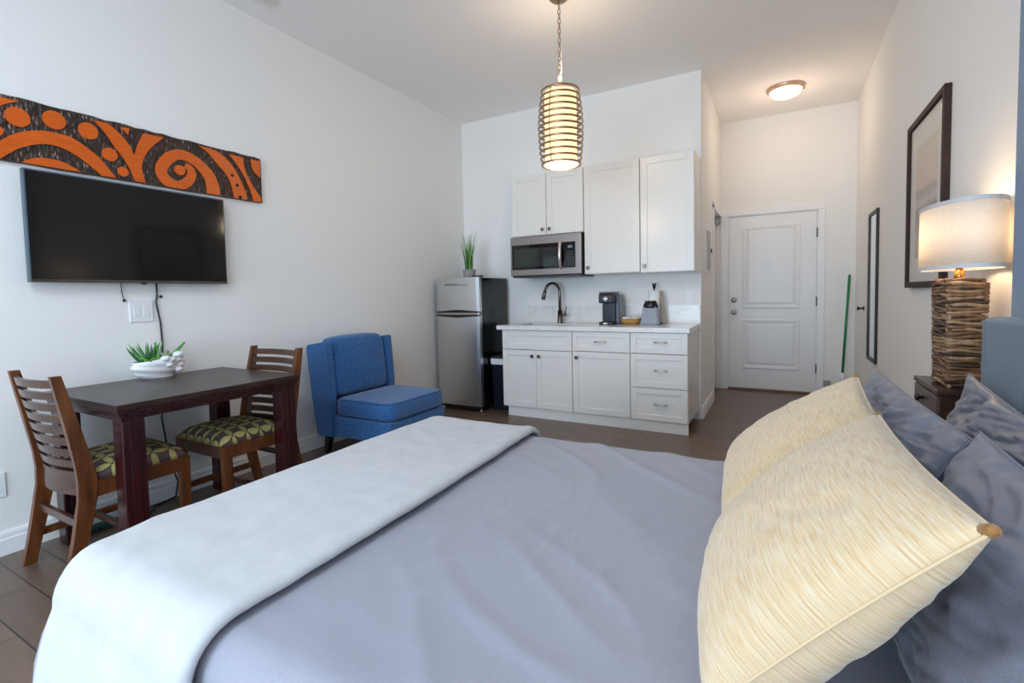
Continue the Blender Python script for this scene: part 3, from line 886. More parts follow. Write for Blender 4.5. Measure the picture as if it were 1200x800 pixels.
def panel_sheet():
    """carving pattern sheet units -> metres on the left wall (y along the wall, z up), fixed numbers"""
    def f(u, v):
        w = -0.00109097334 * u - 7.66904659e-06 * v + 1
        return ((0.00195476909 * u - 0.000217484708 * v + 0.914225164) / w, (-0.00139267917 * u - 0.00404625748 * v + 2.64550611) / w)
    return f
def carved_panel():
    f = panel_sheet()
    xw, xb, xo = XL, -3.249, -3.2415     # wall, carved ground, raised faces
    t = thing('carved_panel', (XL, 1.4, 1.89), 'long orange and dark brown carved wooden panel with spirals above the television', 'wall art')
    Y0, Y1, Z0, Z1 = 0.10, 2.212, 1.893, 2.207
    rnd = random.Random(11)
    ap = f(40, 160)[0]
    q = MB()
    # board outline with a slightly uneven hewn edge
    top, bot = [], []
    n = 44
    for i in range(n + 1):
        y = Y0 + (Y1 - Y0) * i / n
        top.append((y, Z1 + rnd.uniform(-0.004, 0.003))); bot.append((y, Z0 + rnd.uniform(-0.002, 0.002)))
    q.prism(bot + top[::-1], 'x', xw, xb)
    a = NT('hewn_dark_wood')
    v = a.coord('Object', (1, 1, 1))
    n1 = a.noise(v, 34, 3, 0.6)
    vo = a.n('ShaderNodeTexVoronoi'); vo.feature = 'F1'; mp = a.coord('Object', (1, 90, 26), (0.6, 0, 0)); a.t.links.new(mp, vo.inputs['Vector']); vo.inputs['Scale'].default_value = 1.0
    col = a.ramp(vo.outputs['Distance'], [(0.08, rgb(176, 160, 156)), (0.2, rgb(110, 80, 62)), (0.36, rgb(62, 38, 26)), (0.7, rgb(24, 14, 12))])  # palest stop paints glints onto the carved strokes
    a.base(a.mix(a.ramp(n1, [(0.45, (0, 0, 0, 1)), (0.62, (0.9, 0.9, 0.9, 1))]), col, rgb(44, 24, 16)), 0.38)
    a.bump(vo.outputs['Distance'], 0.9, 0.006)
    build('board', q, a.m, t)
    shapes = []
    def poly(pts): shapes.append([f(*p) for p in pts])
    def c1(*P): return [(a_ / 8, 100 + b_ / 8) for a_, b_ in P]
    def c2(*P): return [(100 + a_ / 8, 120 + b_ / 8) for a_, b_ in P]
    def c3(*P): return [(200 + a_ / 8, 150 + b_ / 8) for a_, b_ in P]
    def smooth(pts, k=4, closed=False):
        out = []
        n = len(pts)
        for i in range(n if closed else n - 1):
            p0, p1, p2, p3 = (pts[(i - 1) % n] if closed or i else pts[0]), pts[i], pts[(i + 1) % n], (pts[(i + 2) % n] if closed or i + 2 < n else pts[-1])
            for j in range(k):
                s = j / k
                out.append(tuple(0.5 * (2 * p1[d] + (p2[d] - p0[d]) * s + (2 * p0[d] - 5 * p1[d] + 4 * p2[d] - p3[d]) * s * s + (3 * p1[d] - p0[d] - 3 * p2[d] + p3[d]) * s ** 3) for d in (0, 1)))
        if not closed: out.append(pts[-1])
        return out
    outer = [f(*p) for p in smooth([(0, 165), (12, 158.3), (25, 154.6), (40, 152.8), (55, 153.6), (75, 158), (87, 163), (100, 171.5), (112, 181), (122, 191), (130, 201), (137.5, 210)])]
    inner = [f(*p) for p in smooth([(0, 186), (12, 179), (25, 172.8), (40, 169.6), (54, 168.9), (68, 171.5), (81, 177), (94, 185), (107, 195), (113, 200), (121, 208)])]
    ap = max(outer, key=lambda p: p[1])[0]
    mirror = lambda P: [(2 * ap - y, z) for y, z in P]
    yl = outer[0][0]
    shapes.append([p for p in mirror(outer)[::-1] if p[0] < yl] + outer + inner[::-1] + [p for p in mirror(inner) if p[0] < inner[0][0]])
    dome = [f(*p) for p in smooth([(22, 191), (37, 185.6), (52, 185), (69, 188.3), (81, 193.2), (93, 200), (98, 203.5)])]
    shapes.append(dome)
    for px, py, r in ((20.6, 137, 0.046), (63.5, 140.6, 0.046), (103.5, 153.3, 0.043), (128.7, 181, 0.036), (144.4, 201, 0.0265), (-6, 152, 0.03)):
        y, z = f(px, py)
        if px < 0: r = 0.028
        for yy in (y,):
            shapes.append([(yy + r * math.cos(2 * PI * k / 28), z + r * math.sin(2 * PI * k / 28)) for k in range(28)])
    w = [f(*p) for p in ((0, 113.5), (22, 118.8), (10, 120.8), (-12, 127), (-30, 136), (-30, 106))]
    shapes.append(w)
    # Y shaped strap
    la = smooth(c2((80, 165), (190, 290), (280, 420), (350, 510), (410, 605), (440, 670), (478, 748)))
    ra = smooth(c2((565, 752), (535, 650), (530, 590), (560, 500), (620, 420), (735, 328)))
    vin = smooth(c2((545, 290), (492, 395), (458, 490), (430, 430), (370, 345), (290, 262), (210, 195)))
    poly(la + ra + vin)
    poly(c2((335, 232), (412, 245), (403, 305)))
    # big spiral as a tapering band
    ctr = [(250.5, 229.5), (249, 216), (244, 204.5), (233.5, 192.5), (222, 184.5), (210, 181), (199, 184), (192, 191.5), (189, 198), (190.6, 205), (196, 212), (204, 216.5), (213, 216.8), (221, 212), (224.8, 205), (223, 198), (217, 193.8)]
    hw = [0.042, 0.040, 0.036, 0.032, 0.030, 0.030, 0.031, 0.031, 0.031, 0.0315, 0.031, 0.029, 0.028, 0.027, 0.026, 0.022, 0.016]
    cp = smooth([f(*p) for p in ctr], 5)
    hws = [hw[min(i // 5, len(hw) - 2)] + (hw[min(i // 5 + 1, len(hw) - 1)] - hw[min(i // 5, len(hw) - 2)]) * (i % 5) / 5 for i in range(len(cp))]
    L_, R_ = [], []
    for i, p in enumerate(cp):
        q0, q1 = cp[max(i - 1, 0)], cp[min(i + 1, len(cp) - 1)]
        dx, dy = q1[0] - q0[0], q1[1] - q0[1]
        l = math.hypot(dx, dy) or 1
        L_.append((p[0] - dy / l * hws[i], p[1] + dx / l * hws[i])); R_.append((p[0] + dy / l * hws[i], p[1] - dx / l * hws[i]))
    for i in range(0, len(cp) - 1):   # quads keep the overlap of the coil clean
        shapes.append(('q', [L_[i], L_[i + 1], R_[i + 1], R_[i]]))
    y, z = f(211, 199.3)
    shapes.append([(y + 0.031 * math.cos(2 * PI * k / 24), z + 0.030 * math.sin(2 * PI * k / 24)) for k in range(24)])
    poly(smooth(c3((262, 163), (350, 230), (440, 340), (520, 430), (570, 530), (600, 662))) + smooth(c3((714, 684), (710, 620), (670, 520), (620, 420), (560, 330), (480, 250), (412, 206))))
    poly(smooth(c3((548, 244), (620, 340), (690, 450), (730, 540), (768, 640), (772, 694))) + c3((846, 704), (848, 660)) + smooth(c3((830, 632), (770, 540), (720, 450), (688, 360), (680, 278))))
    poly(c3((752, 295), (838, 312), (838, 468)) + smooth(c3((790, 420), (762, 365), (752, 295)))[:-1])
    q = MB()
    def clipz(P):
        return [(min(max(y, Y0 + 0.004), Y1 - 0.003), min(max(z, Z0 + 0.004), Z1 - 0.004)) for y, z in P]
    for s in shapes:
        if isinstance(s, tuple):
            P = clipz(s[1])
        else:
            P = clipz(s)
        try:
            fs_before = len(q.b.faces)
            q.prism(P, 'x', xb - 0.001, xo)
        except ValueError:
            pass
    a = NT('orange_stained_wood')
    v = a.coord('Object', (1, 6, 60)); g = a.noise(v, 1.5, 5, 0.6)
    a.base(a.ramp(g, [(0.25, rgb(196, 78, 8)), (0.75, rgb(226, 104, 12))]), 0.36)
    a.bump(g, 0.12, 0.002)
    build('raised_relief', q, a.m, t)
    for px, py, r in ((272, 205.3, 0.012), (277.8, 216.9, 0.013), (281.5, 231.5, 0.014)):
        y, z = f(px, py); z = max(z, Z0 + 0.016)
        q = MB(); q.lathe([(r, 0), (r * 0.7, 0.002), (0, 0.0025)], (xo - 0.0005, y, z), 16, 'x')
        build('burnt_dot', q, plain('burnt_wood', rgb(38, 20, 12), 0.5), t)
carved_panel()

q = MB(); q.tube([(XL + 0.012, 1.512, 1.33), (XL + 0.01, 1.513, 1.25), (XL + 0.008, 1.506, 1.20), (XL + 0.01, 1.523, 1.08), (XL + 0.008, 1.528, 0.95), (XL + 0.01, 1.515, 0.7), (XL + 0.012, 1.50, 0.5), (XL + 0.03, 1.52, 0.25), (XL + 0.03, 1.56, 0.10), (XL + 0.04, 1.54, 0.012), (XL + 0.06, 1.44, 0.006), (XL + 0.05, 1.41, 0.006)], 0.005, 8)
tag(build('power_cord', q, M['black']), 'black television cord running down the left wall behind the table', 'cord')
q = MB(); q.tube([(XL + 0.006, 1.336, 1.33), (XL + 0.006, 1.338, 1.26), (XL + 0.006, 1.345, 1.225)], 0.0022, 6); q.ball((XL + 0.009, 1.346, 1.215), 0.009, 10)
tag(build('hanging_cord', q, M['blackmetal']), 'short thin cord with a black tip hanging below the television, left of the outlet', 'cord')
q = MB(); q.lathe([(0.008, 0), (0.008, 0.008), (0, 0.010)], (XL, 1.535, 1.235), 12, 'x')
tag(build('cable_clip', q, M['black']), 'small black clip on the wall right of the television cord', 'clip')
q = MB()
pts = [(XL + 0.10 + 0.05 * math.sin(k * 1.1), 1.10 + 0.013 * k + 0.03 * math.cos(k * 1.3), 0.008 + 0.006 * (k % 3)) for k in range(22)]
q.tube(pts, 0.006, 8); q.box(XL + 0.08, XL + 0.13, 1.08, 1.19, 0.0, 0.032, 0.008)
tag(build('extension_cord', q, plain('dark_green_rubber', rgb(22, 78, 66), 0.45)), 'dark green extension cord coiled on the floor under the table', 'cord')

# ---------------------------------------------------------------- dining set
mahog = wood('dark_mahogany', rgb(38, 12, 14), rgb(58, 18, 22), 0.22, (22, 22, 2.5))
mahog_top = wood('dark_walnut_top', rgb(40, 22, 20), rgb(54, 33, 30), 0.33, (30, 3, 3))
def table():
    x0, x1, y0, y1, H = -3.2, -2.43, 0.952, 1.842, 0.77
    t = thing('dining_table', ((x0 + x1) / 2, (y0 + y1) / 2, 0), 'dark mahogany dining table with thick stepped edge against the left wall', 'table')
    q = MB(); q.box(x0, x1, y0, y1, H - 0.028, H, 0.003); build('tabletop', q, mahog_top, t)
    q = MB()
    q.box(x0 + 0.006, x1 - 0.006, y0 + 0.006, y1 - 0.006, H - 0.044, H - 0.028, 0.002)
    q.box(x0 + 0.013, x1 - 0.013, y0 + 0.013, y1 - 0.013, H - 0.058, H - 0.044, 0.002)
    q.box(x0 + 0.02, x1 - 0.02, y0 + 0.02, y1 - 0.02, H - 0.075, H - 0.058, 0.002)
    build('apron', q, mahog, t)
    for sx in (0, 1):
        for sy in (0, 1):
            cx = x1 - 0.062 if sx else x0 + 0.062
            cy = y1 - 0.066 if sy else y0 + 0.066
            q = MB(); q.box(cx - 0.044, cx + 0.044, cy - 0.044, cy + 0.044, 0, H - 0.075, 0.006)
            s = -1 if sy else 1
            q.box(cx - 0.047, cx + 0.047, cy - 0.018, cy + 0.018, 0.004, H - 0.076, 0.002)
            build('leg', q, mahog, t)
table()

a = NT('circle_petal_fabric')
v = a.coord('Object')
sx_ = a.n('ShaderNodeSeparateXYZ'); a.t.links.new(v, sx_.inputs[0])
D = 0.078
fu = a.math('FRACT', a.math('DIVIDE', a.math('ADD', sx_.outputs[0], 5.0), D)); fv = a.math('FRACT', a.math('DIVIDE', a.math('ADD', sx_.outputs[1], 5.0), D))
cnt = None; line = None
for cx_ in (0.0, 1.0):
    for cy_ in (0.0, 1.0):
        du = a.math('SUBTRACT', fu, cx_); dv = a.math('SUBTRACT', fv, cy_)
        r = a.math('SQRT', a.math('ADD', a.math('MULTIPLY', du, du), a.math('MULTIPLY', dv, dv)))
        ins = a.math('LESS_THAN', r, 0.715); ln = a.math('LESS_THAN', a.math('ABSOLUTE', a.math('SUBTRACT', r, 0.715)), 0.022)
        cnt = ins if cnt is None else a.math('ADD', cnt, ins)
        line = ln if line is None else a.math('MAXIMUM', line, ln)
petal = a.math('GREATER_THAN', cnt, 1.5)
nz = a.noise(v, 300, 2)
green = a.ramp(nz, [(0.3, rgb(158, 148, 88)), (0.7, rgb(192, 180, 118))])
brown = a.ramp(nz, [(0.3, rgb(76, 56, 58)), (0.7, rgb(104, 82, 80))])
col = a.mix(petal, brown, green)
col = a.mix(line, col, rgb(58, 44, 34))
a.base(col, 0.75); a.bump(nz, 0.15, 0.002)
petals = a.m
chair_wood = wood('honey_walnut', rgb(70, 36, 17), rgb(118, 68, 33), 0.3, (26, 14, 2.5))
chair_dark = wood('dark_walnut', rgb(54, 32, 22), rgb(84, 52, 36), 0.22, (3, 14, 26))
def make_chair(loc, label):
    """seat faces +y, back at y = 0"""
    t = thing('dining_chair', (0, 0, 0), label, 'chair', 'wooden slat-back dining chairs')
    hw = 0.222
    # back posts with the rear legs in one bent piece
    key = [(0.0, 0.005, 0.046), (0.2, 0.047, 0.054), (0.36, 0.078, 0.066), (0.44, 0.082, 0.068), (0.52, 0.072, 0.060), (0.70, 0.038, 0.048), (0.905, -0.002, 0.036)]
    for s in (-1, 1):
        q = MB()
        prev = None
        for z, yc, dp in key:
            x0_, x1_ = s * hw - 0.016, s * hw + 0.016
            cur = [q.b.verts.new(p) for p in ((x0_, yc - dp / 2, z), (x1_, yc - dp / 2, z), (x1_, yc + dp / 2, z), (x0_, yc + dp / 2, z))]
            if prev:
                for k in range(4): q.b.faces.new((prev[k], prev[(k + 1) % 4], cur[(k + 1) % 4], cur[k]))
            else: q.b.faces.new(cur[::-1])
            prev = cur
        q.b.faces.new(prev)
        bmesh.ops.bevel(q.b, geom=[e for e in q.b.edges if abs((e.verts[0].co - e.verts[1].co).normalized().z) > 0.8], offset=0.004, segments=2, affect='EDGES')
        build('back_post', q, chair_wood, t)
        q = MB()
        p = []
        for z, w_ in ((0, 0.036), (0.43, 0.044)):
            cx, cy = s * (hw - 0.006), 0.468
            for ux, uy in ((-1, -1), (1, -1), (1, 1), (-1, 1)): p.append((cx + ux * w_ / 2, cy + uy * w_ / 2, z))
        q.hexa(p); bmesh.ops.bevel(q.b, geom=q.b.edges[:], offset=0.003, segments=2, affect='EDGES')
        build('front_leg', q, chair_wood, t)
    def yb(z):
        for (za, ya, _), (zb, yb_, __) in zip(key, key[1:]):
            if za <= z <= zb: return ya + (yb_ - ya) * (z - za) / (zb - za)
        return -0.002
    n = 10
    for k in range(n):
        z0 = 0.395 + k * 0.0508
        z1 = z0 + (0.052 if k == 0 else 0.034)
        if k == 0: z0 -= 0.02
        q = MB()
        m_ = 12
        rows = []
        for i in range(m_ + 1):
            u = i / m_ * 2 - 1
            x = u * (hw - 0.012)
            bow = -0.036 * (1 - u * u)
            rows.append([q.b.verts.new((x, yb(z) + bow + d, z)) for z, d in ((z0, -0.008), (z1, -0.008), (z1, 0.008), (z0, 0.008))])
        for A, B in zip(rows, rows[1:]):
            for j in range(4): q.b.faces.new((A[j], A[(j + 1) % 4], B[(j + 1) % 4], B[j]))
        q.b.faces.new(rows[0]); q.b.faces.new(rows[-1][::-1])
        build('slat', q, chair_dark, t)
    q = MB()
    q.box(-hw + 0.004, hw - 0.004, 0.472, 0.49, 0.362, 0.43, 0.003); q.box(-hw + 0.02, hw - 0.02, 0.085, 0.105, 0.362, 0.43, 0.003)
    for s in (-1, 1): q.box(s * hw - 0.014, s * hw + 0.010, 0.10, 0.45, 0.362, 0.43, 0.003)
    build('seat_frame', q, chair_wood, t)
    q = MB()
    def top(u, v):
        x, y = (u * 2 - 1), (v * 2 - 1)
        e = (1 - abs(x) ** 5) * (1 - abs(y) ** 5)
        wx = 0.222 + 0.012 * (v) - 0.010 * (abs(y) ** 6)
        return (x * wx, 0.298 + y * (0.20 - 0.008 * abs(x) ** 6), 0.431 + 0.060 * max(e, 0) ** 0.45 + 0.012 * (1 - x * x) * (1 - y * y))
    q.grid(top, 22, 22)
    q.grid(lambda u, v: (top(u, v)[0], top(u, v)[1], 0.431), 22, 22)
    bmesh.ops.remove_doubles(q.b, verts=q.b.verts[:], dist=1e-4)
    build('seat_cushion', q, petals, t)
    for s in (-1, 1):
        q = MB(); q.box(s * hw - 0.011, s * hw + 0.009, 0.045, 0.46, 0.115, 0.150, 0.003); build('stretcher', q, chair_wood, t)
    q = MB(); q.box(-hw + 0.01, hw - 0.01, 0.25, 0.272, 0.12, 0.145, 0.003); build('stretcher', q, chair_dark, t)
    q = MB(); q.box(-hw + 0.01, hw - 0.01, 0.045, 0.065, 0.24, 0.275, 0.003); build('stretcher', q, chair_dark, t)
    t.location = loc
    return t
ch = make_chair((-2.825, 0.818, 0), 'slat-back wooden chair at the near left end of the dining table')
dup(ch, (-2.795, 1.948, 0), PI, 'slat-back wooden chair at the far end of the table, beside the blue armchair', 'wooden slat-back dining chairs')

def planter():
    c = Vector((-3.145, 1.445, 0.77))
    t = thing('succulent_planter', tuple(c), 'white ridged ceramic planter holding green succulents on the dining table', 'planter')
    q = MB()
    def shell(u, v):
        a_ = u * 2 * PI
        h = v
        rib = 1 + 0.045 * math.sin(h * 16 + 3.0 * math.sin(a_ * 1.0 + 0.6))
        prof = 0.70 + 0.32 * math.sin(min(h * 1.4, 1) * PI / 2) - 0.12 * max(0, h - 0.8) / 0.2
        ry = 0.122 * prof * rib; rx = 0.068 * prof * rib
        lift = 0.030 * max(0, math.sin(a_)) ** 2 * h
        z = 0.0 + h * (0.108 - 0.012 * max(0, -math.sin(a_))) + lift
        return c + Vector((rx * math.cos(a_), ry * math.sin(a_) - 0.008, z))
    q.grid(shell, 88, 12)
    q.grid(lambda u, v: c + Vector((0.041 * math.cos(u * 2 * PI) * (1 - v), 0.074 * math.sin(u * 2 * PI) * (1 - v) - 0.008, 0.0005)), 88, 2)
    q.grid(lambda u, v: c + Vector((0.058 * math.cos(u * 2 * PI) * (1 - v), 0.104 * math.sin(u * 2 * PI) * (1 - v) - 0.008, 0.092)), 88, 2)
    rnd = random.Random(2)
    for k in range(26):
        a_ = rnd.uniform(-0.3, PI + 0.3); zz = rnd.uniform(0.02, 0.125)
        q.ball(c + Vector((0.062 * math.cos(a_), 0.098 * abs(math.sin(a_)) + 0.01, zz)), rnd.uniform(0.015, 0.027), 12, (1, 1.15, 0.75))
    build('pot', q, plain('white_glazed_ceramic', rgb(240, 240, 242), 0.22, var=0.02), t)
    q = MB()
    for k in range(34):
        a_ = rnd.uniform(0, 2 * PI); r = rnd.uniform(0, 1)
        q.mi = k % 2
        p = c + Vector((0.05 * r * math.cos(a_), -0.03 + 0.075 * r * math.sin(a_), 0.097 + rnd.uniform(0, 0.02)))
        q.ball(p, rnd.uniform(0.010, 0.016), 8, (1, 1, 0.7))
    build('moss', q, [plain('moss_green', rgb(58, 128, 44), 0.6, var=0.25), plain('leaf_lime', rgb(106, 160, 46), 0.6, var=0.2)], t)
    q = MB()
    for k in range(13):
        dy = -0.085 + 0.012 * k if k < 9 else -0.01
        b0 = c + Vector((rnd.uniform(-0.025, 0.025), -0.075 + 0.006 * k, 0.09))
        d = Vector((rnd.uniform(-0.03, 0.035), -0.075 + 0.0085 * k, rnd.uniform(0.095, 0.12)))
        q.mi = k % 2
        q.tube([b0, b0 + d * 0.35 + Vector((0, -0.006, 0)), b0 + d * 0.75 + Vector((0, -0.004, 0)), b0 + d], [0.007, 0.0085, 0.005, 0.0006], 8)
    build('spiky_leaves', q, [plain('aloe_green', rgb(60, 120, 70), 0.5, var=0.25), plain('aloe_pale', rgb(120, 160, 110), 0.5, var=0.2)], t)
    q = MB()
    for b0, d in ((Vector((0.01, 0.015, 0.09)), Vector((0, -0.03, 0.105))), (Vector((0.0, 0.05, 0.09)), Vector((0.02, 0.085, 0.095))), (Vector((0.02, 0.035, 0.09)), Vector((0, 0.01, 0.055)))):
        q.tube([c + b0, c + b0 + d * 0.5, c + b0 + d], [0.010, 0.009, 0.006], 10); q.ball(c + b0 + d, 0.0062, 8)
    build('finger_stems', q, plain('jade_green', rgb(78, 150, 66), 0.5, var=0.2), t)
planter()

# ---------------------------------------------------------------- blue armchair
denim = fabric('blue_tweed', rgb(12, 52, 104), rgb(52, 116, 178), 120, 0.9, 0.35, 0.15)
denim_d = plain('navy_piping', rgb(20, 62, 114), 0.8)
def soft_box(q, x0, x1, y0, y1, z0, z1, r=0.03, crown=0.0, seg=4):
    vs = q.box(x0, x1, y0, y1, z0, z1, r, seg)
    if crown:
        pass
    return vs
def cushion_block(q, c, half, r=0.035, crown=0.015, axis='z'):
    """box cushion with rolled edges and a crowned face; half = (a, b, t), t along the axis"""
    a_, b_, t_ = half
    lv = []
    for k in range(7):
        an = PI / 2 * k / 6
        lv.append((r - r * math.sin(an), -t_ + r - r * math.cos(an)))
    lv.append((0.0, 0.0))
    for k in range(7):
        an = PI / 2 * k / 6
        lv.append((r - r * math.cos(an), t_ - r + r * math.sin(an)))
    n = 96
    lv = [(r + (min(a_, b_) - r) * f, -t_) for f in (0.999, 0.8, 0.6, 0.4, 0.2)] + lv + [(r + (min(a_, b_) - r) * f, t_) for f in (0.08, 0.2, 0.4, 0.6, 0.8, 0.999)]
    rings = []
    for ins, h in lv:
        A, B = a_ - ins, b_ - ins
        ring = []
        for k in range(n):
            an = 2 * PI * k / n
            ca, sa = math.cos(an), math.sin(an)
            e = 9.0
            m_ = (abs(ca) ** e + abs(sa) ** e) ** (-1 / e)
            u, v = A * ca * m_, B * sa * m_
            cr = crown * max(0, 1 - (u / a_) ** 2) * max(0, 1 - (v / b_) ** 2) * (1 if h > 0 else 0)
            bulge = 1 + 0.012 * (1 - (h / t_) ** 2)
            u, v = u * bulge, v * bulge
            hh = h + cr
            ring.append(q.b.verts.new({'z': (c[0] + u, c[1] + v, c[2] + hh), 'x': (c[0] + hh, c[1] + u, c[2] + v)}[axis]))
        rings.append(ring)
    for A, B in zip(rings, rings[1:]):
        for k in range(n):
            f = q.b.faces.new((A[k], A[(k + 1) % n], B[(k + 1) % n], B[k])); f.smooth = True
    for R_ in (rings[0], rings[-1]): q.b.faces.new(R_).smooth = True
def armchair():
    y0, y1 = 2.50, 3.20
    t = thing('slipper_chair', (-2.80, 2.85, 0), 'blue tweed armless slipper chair between the table and refrigerator', 'armchair')
    q = MB(); q.box(-3.06, -2.405, y0 + 0.03, y1 - 0.03, 0.15, 0.31, 0.018, 3); build('seat_base', q, denim, t)
    q = MB()
    cushion_block(q, (-2.678, 2.85, 0.379), (0.284, 0.322, 0.066), 0.026, 0.018)
    sc_ = build('seat_cushion', q, denim, t)
    for zz, g in ((0.436, 0.0), (0.322, 0.0)):
        q = MB(); pts = []
        for k in range(48):
            a_ = 2 * PI * k / 48
            ca, sa = math.cos(a_), math.sin(a_)
            m_ = (abs(ca) ** 10 + abs(sa) ** 10) ** (-0.1)
            pts.append((-2.678 + 0.278 * ca * m_, 2.85 + 0.316 * sa * m_, zz))
        q.tube(pts, 0.0045, 6, closed=True); build('piping', q, denim_d, sc_)
    # backrest shell: raked back, winged sides
    prof = [(-3.125, 0.15), (-2.965, 0.15), (-2.965, 0.5), (-2.985, 0.872), (-3.005, 0.876), (-3.215, 0.845), (-3.222, 0.82), (-3.17, 0.45)]
    q = MB()
    inner = [(-3.125, 0.15), (-3.06, 0.15), (-3.08, 0.5), (-3.115, 0.845), (-3.125, 0.858), (-3.215, 0.845), (-3.222, 0.82), (-3.17, 0.45)]
    q.prism(inner, 'y', y0 + 0.06, y1 - 0.06)
    bk = build('backrest', q, denim, t)
    for ya, yb_ in ((y0, y0 + 0.06), (y1 - 0.06, y1)):
        q = MB(); q.prism(prof, 'y', ya, yb_); bmesh.ops.bevel(q.b, geom=q.b.edges[:], offset=0.008, segments=2, affect='EDGES'); build('wing', q, denim, t)
    q = MB()
    cushion_block(q, (-3.035, 2.85, 0.668), (0.288, 0.226, 0.062), 0.035, 0.035, 'x')
    for v_ in q.b.verts: v_.co.x -= (v_.co.z - 0.44) * 0.11; v_.co.z += 0.012 * max(0, 1 - ((v_.co.y - 2.85) / 0.29) ** 2) * (v_.co.z > 0.7)
    bco = build('back_cushion', q, denim, t)
    for x_, y_ in ((-3.07, y0 + 0.07), (-3.07, y1 - 0.07), (-2.46, y0 + 0.07), (-2.46, y1 - 0.07)):
        q = MB(); p = []
        sl = -0.03 if x_ < -3 else 0.0
        for z, w_, o_ in ((0, 0.034, sl), (0.152, 0.05, 0)):
            for ux, uy in ((-1, -1), (1, -1), (1, 1), (-1, 1)): p.append((x_ + o_ + ux * w_ / 2, y_ + uy * w_ / 2, z))
        q.hexa(p); build('leg', q, wood('espresso_wood', rgb(20, 12, 10), rgb(36, 22, 18), 0.3), t)
armchair()

# ---------------------------------------------------------------- right wall
def picture():
    y0, y1, z0, z1 = 3.105, 3.885, 1.195, 2.175
    t = thing('framed_print', (XR, 3.495, z0), 'large brown framed pale abstract print on the right wall behind the table lamp', 'picture')
    fr = wood('dark_frame_wood', rgb(38, 20, 10), rgb(62, 36, 20), 0.7, (26, 4, 4)); w_ = 0.034; d = 0.03
    q = MB()
    q.box(XR - d, XR, y0, y0 + w_, z0, z1, 0.003); q.box(XR - d, XR, y1 - w_, y1, z0, z1, 0.003)
    q.box(XR - d, XR, y0 + w_, y1 - w_, z0, z0 + w_, 0.003); q.box(XR - d, XR, y0 + w_, y1 - w_, z1 - w_, z1, 0.003)
    build('frame', q, fr, t)
    q = MB(); q.box(XR - 0.012, XR - 0.002, y0 + w_ - 0.004, y1 - w_ + 0.004, z0 + w_ - 0.004, z1 - w_ + 0.004); build('mat_board', q, plain('mat_board', rgb(226, 220, 212), 0.6, var=0.01), t)
    a = NT('pale_print')
    v = a.coord('Object'); s = a.n('ShaderNodeSeparateXYZ'); a.t.links.new(v, s.inputs[0])
    nz = a.noise(a.coord('Object', (1, 1.5, 22)), 2.0, 4)
    zz = a.math('ADD', s.outputs[2], a.math('MULTIPLY', nz, 0.10))
    zz = a.math('DIVIDE', zz, 0.98)
    col = a.ramp(zz, [(0.14, rgb(190, 176, 166)), (0.34, rgb(214, 190, 176)), (0.50, rgb(160, 148, 142)), (0.54, rgb(210, 196, 186)), (0.60, rgb(176, 164, 156)), (0.64, rgb(222, 196, 182)), (0.82, rgb(214, 198, 184)), (0.95, rgb(206, 194, 180))])
    a.base(col, 0.5)
    q = MB(); q.box(XR - 0.014, XR - 0.011, y0 + 0.17, y1 - 0.17, z0 + 0.17, z1 - 0.17); build('print', q, a.m, t)
    a = NT('picture_glass'); tr = a.n('ShaderNodeBsdfTransparent'); gl = a.n('ShaderNodeBsdfGlossy'); gl.inputs['Roughness'].default_value = 0.03
    mx = a.n('ShaderNodeMixShader'); mx.inputs[0].default_value = 0.07
    a.t.links.new(tr.outputs[0], mx.inputs[1]); a.t.links.new(gl.outputs[0], mx.inputs[2]); a.t.links.new(mx.outputs[0], a.out.inputs[0])
    q = MB(); q.box(XR - 0.0205, XR - 0.0185, y0 + w_ - 0.003, y1 - w_ + 0.003, z0 + w_ - 0.003, z1 - w_ + 0.003); build('glass', q, a.m, t)
picture()
def mirror_():
    y0, y1, z0, z1 = 5.015, 5.455, 0.555, 1.86
    t = thing('wall_mirror', (XR, 5.235, z0), 'tall narrow black framed mirror on the right wall near the entry door', 'mirror')
    q = MB(); w_, d = 0.028, 0.02
    q.box(XR - d, XR, y0, y0 + w_, z0, z1, 0.002); q.box(XR - d, XR, y1 - w_, y1, z0, z1, 0.002)
    q.box(XR - d, XR, y0 + w_, y1 - w_, z0, z0 + w_, 0.002); q.box(XR - d, XR, y0 + w_, y1 - w_, z1 - w_, z1, 0.002)
    build('frame', q, M['blackmetal'], t)
    q = MB(); q.box(XR - 0.01, XR - 0.002, y0 + w_ - 0.003, y1 - w_ + 0.003, z0 + w_ - 0.003, z1 - w_ + 0.003); build('mirror_glass', q, plain('silvered_glass', rgb(232, 234, 236), 0.02, 1.0, var=0.005), t)
mirror_()
def broom():
    top = Vector((0.655, 6.365, 1.335)); bot = Vector((0.575, 6.20, 0.0))
    t = thing('broom', (bot.x, bot.y, 0), 'green-handled broom leaning in the corner right of the entry door', 'broom')
    d = top - bot
    q = MB(); q.tube([bot + d * 0.22, bot + d * 0.999], 0.0125, 12); q.ball(tuple(top), 0.0125, 10); build('handle', q, plain('green_enamel', rgb(16, 120, 78), 0.35), t)
    q = MB(); q.tube([bot + d * 0.13, bot + d * 0.22], [0.022, 0.015], 12); build('socket', q, M['white'], t)
    q = MB(); p = []
    for f_, hx, hy in ((0.0, 0.11, 0.03), (0.135, 0.05, 0.022)):
        cc = bot + d * f_
        for ux, uy in ((-1, -1), (1, -1), (1, 1), (-1, 1)): p.append((cc.x + ux * hx, cc.y + uy * hy, cc.z))
    q.hexa(p); build('bristles', q, fabric('bristle', rgb(190, 186, 170), rgb(226, 222, 206), 400), t)
broom()
blue_fab = fabric('slate_blue_linen', rgb(72, 94, 122), rgb(104, 128, 158), 380, 0.9, 0.25, 0.2)
q = MB(); q.box(0.625, XR, 0.30, 2.066, 1.02, 2.95, 0.012, 3)
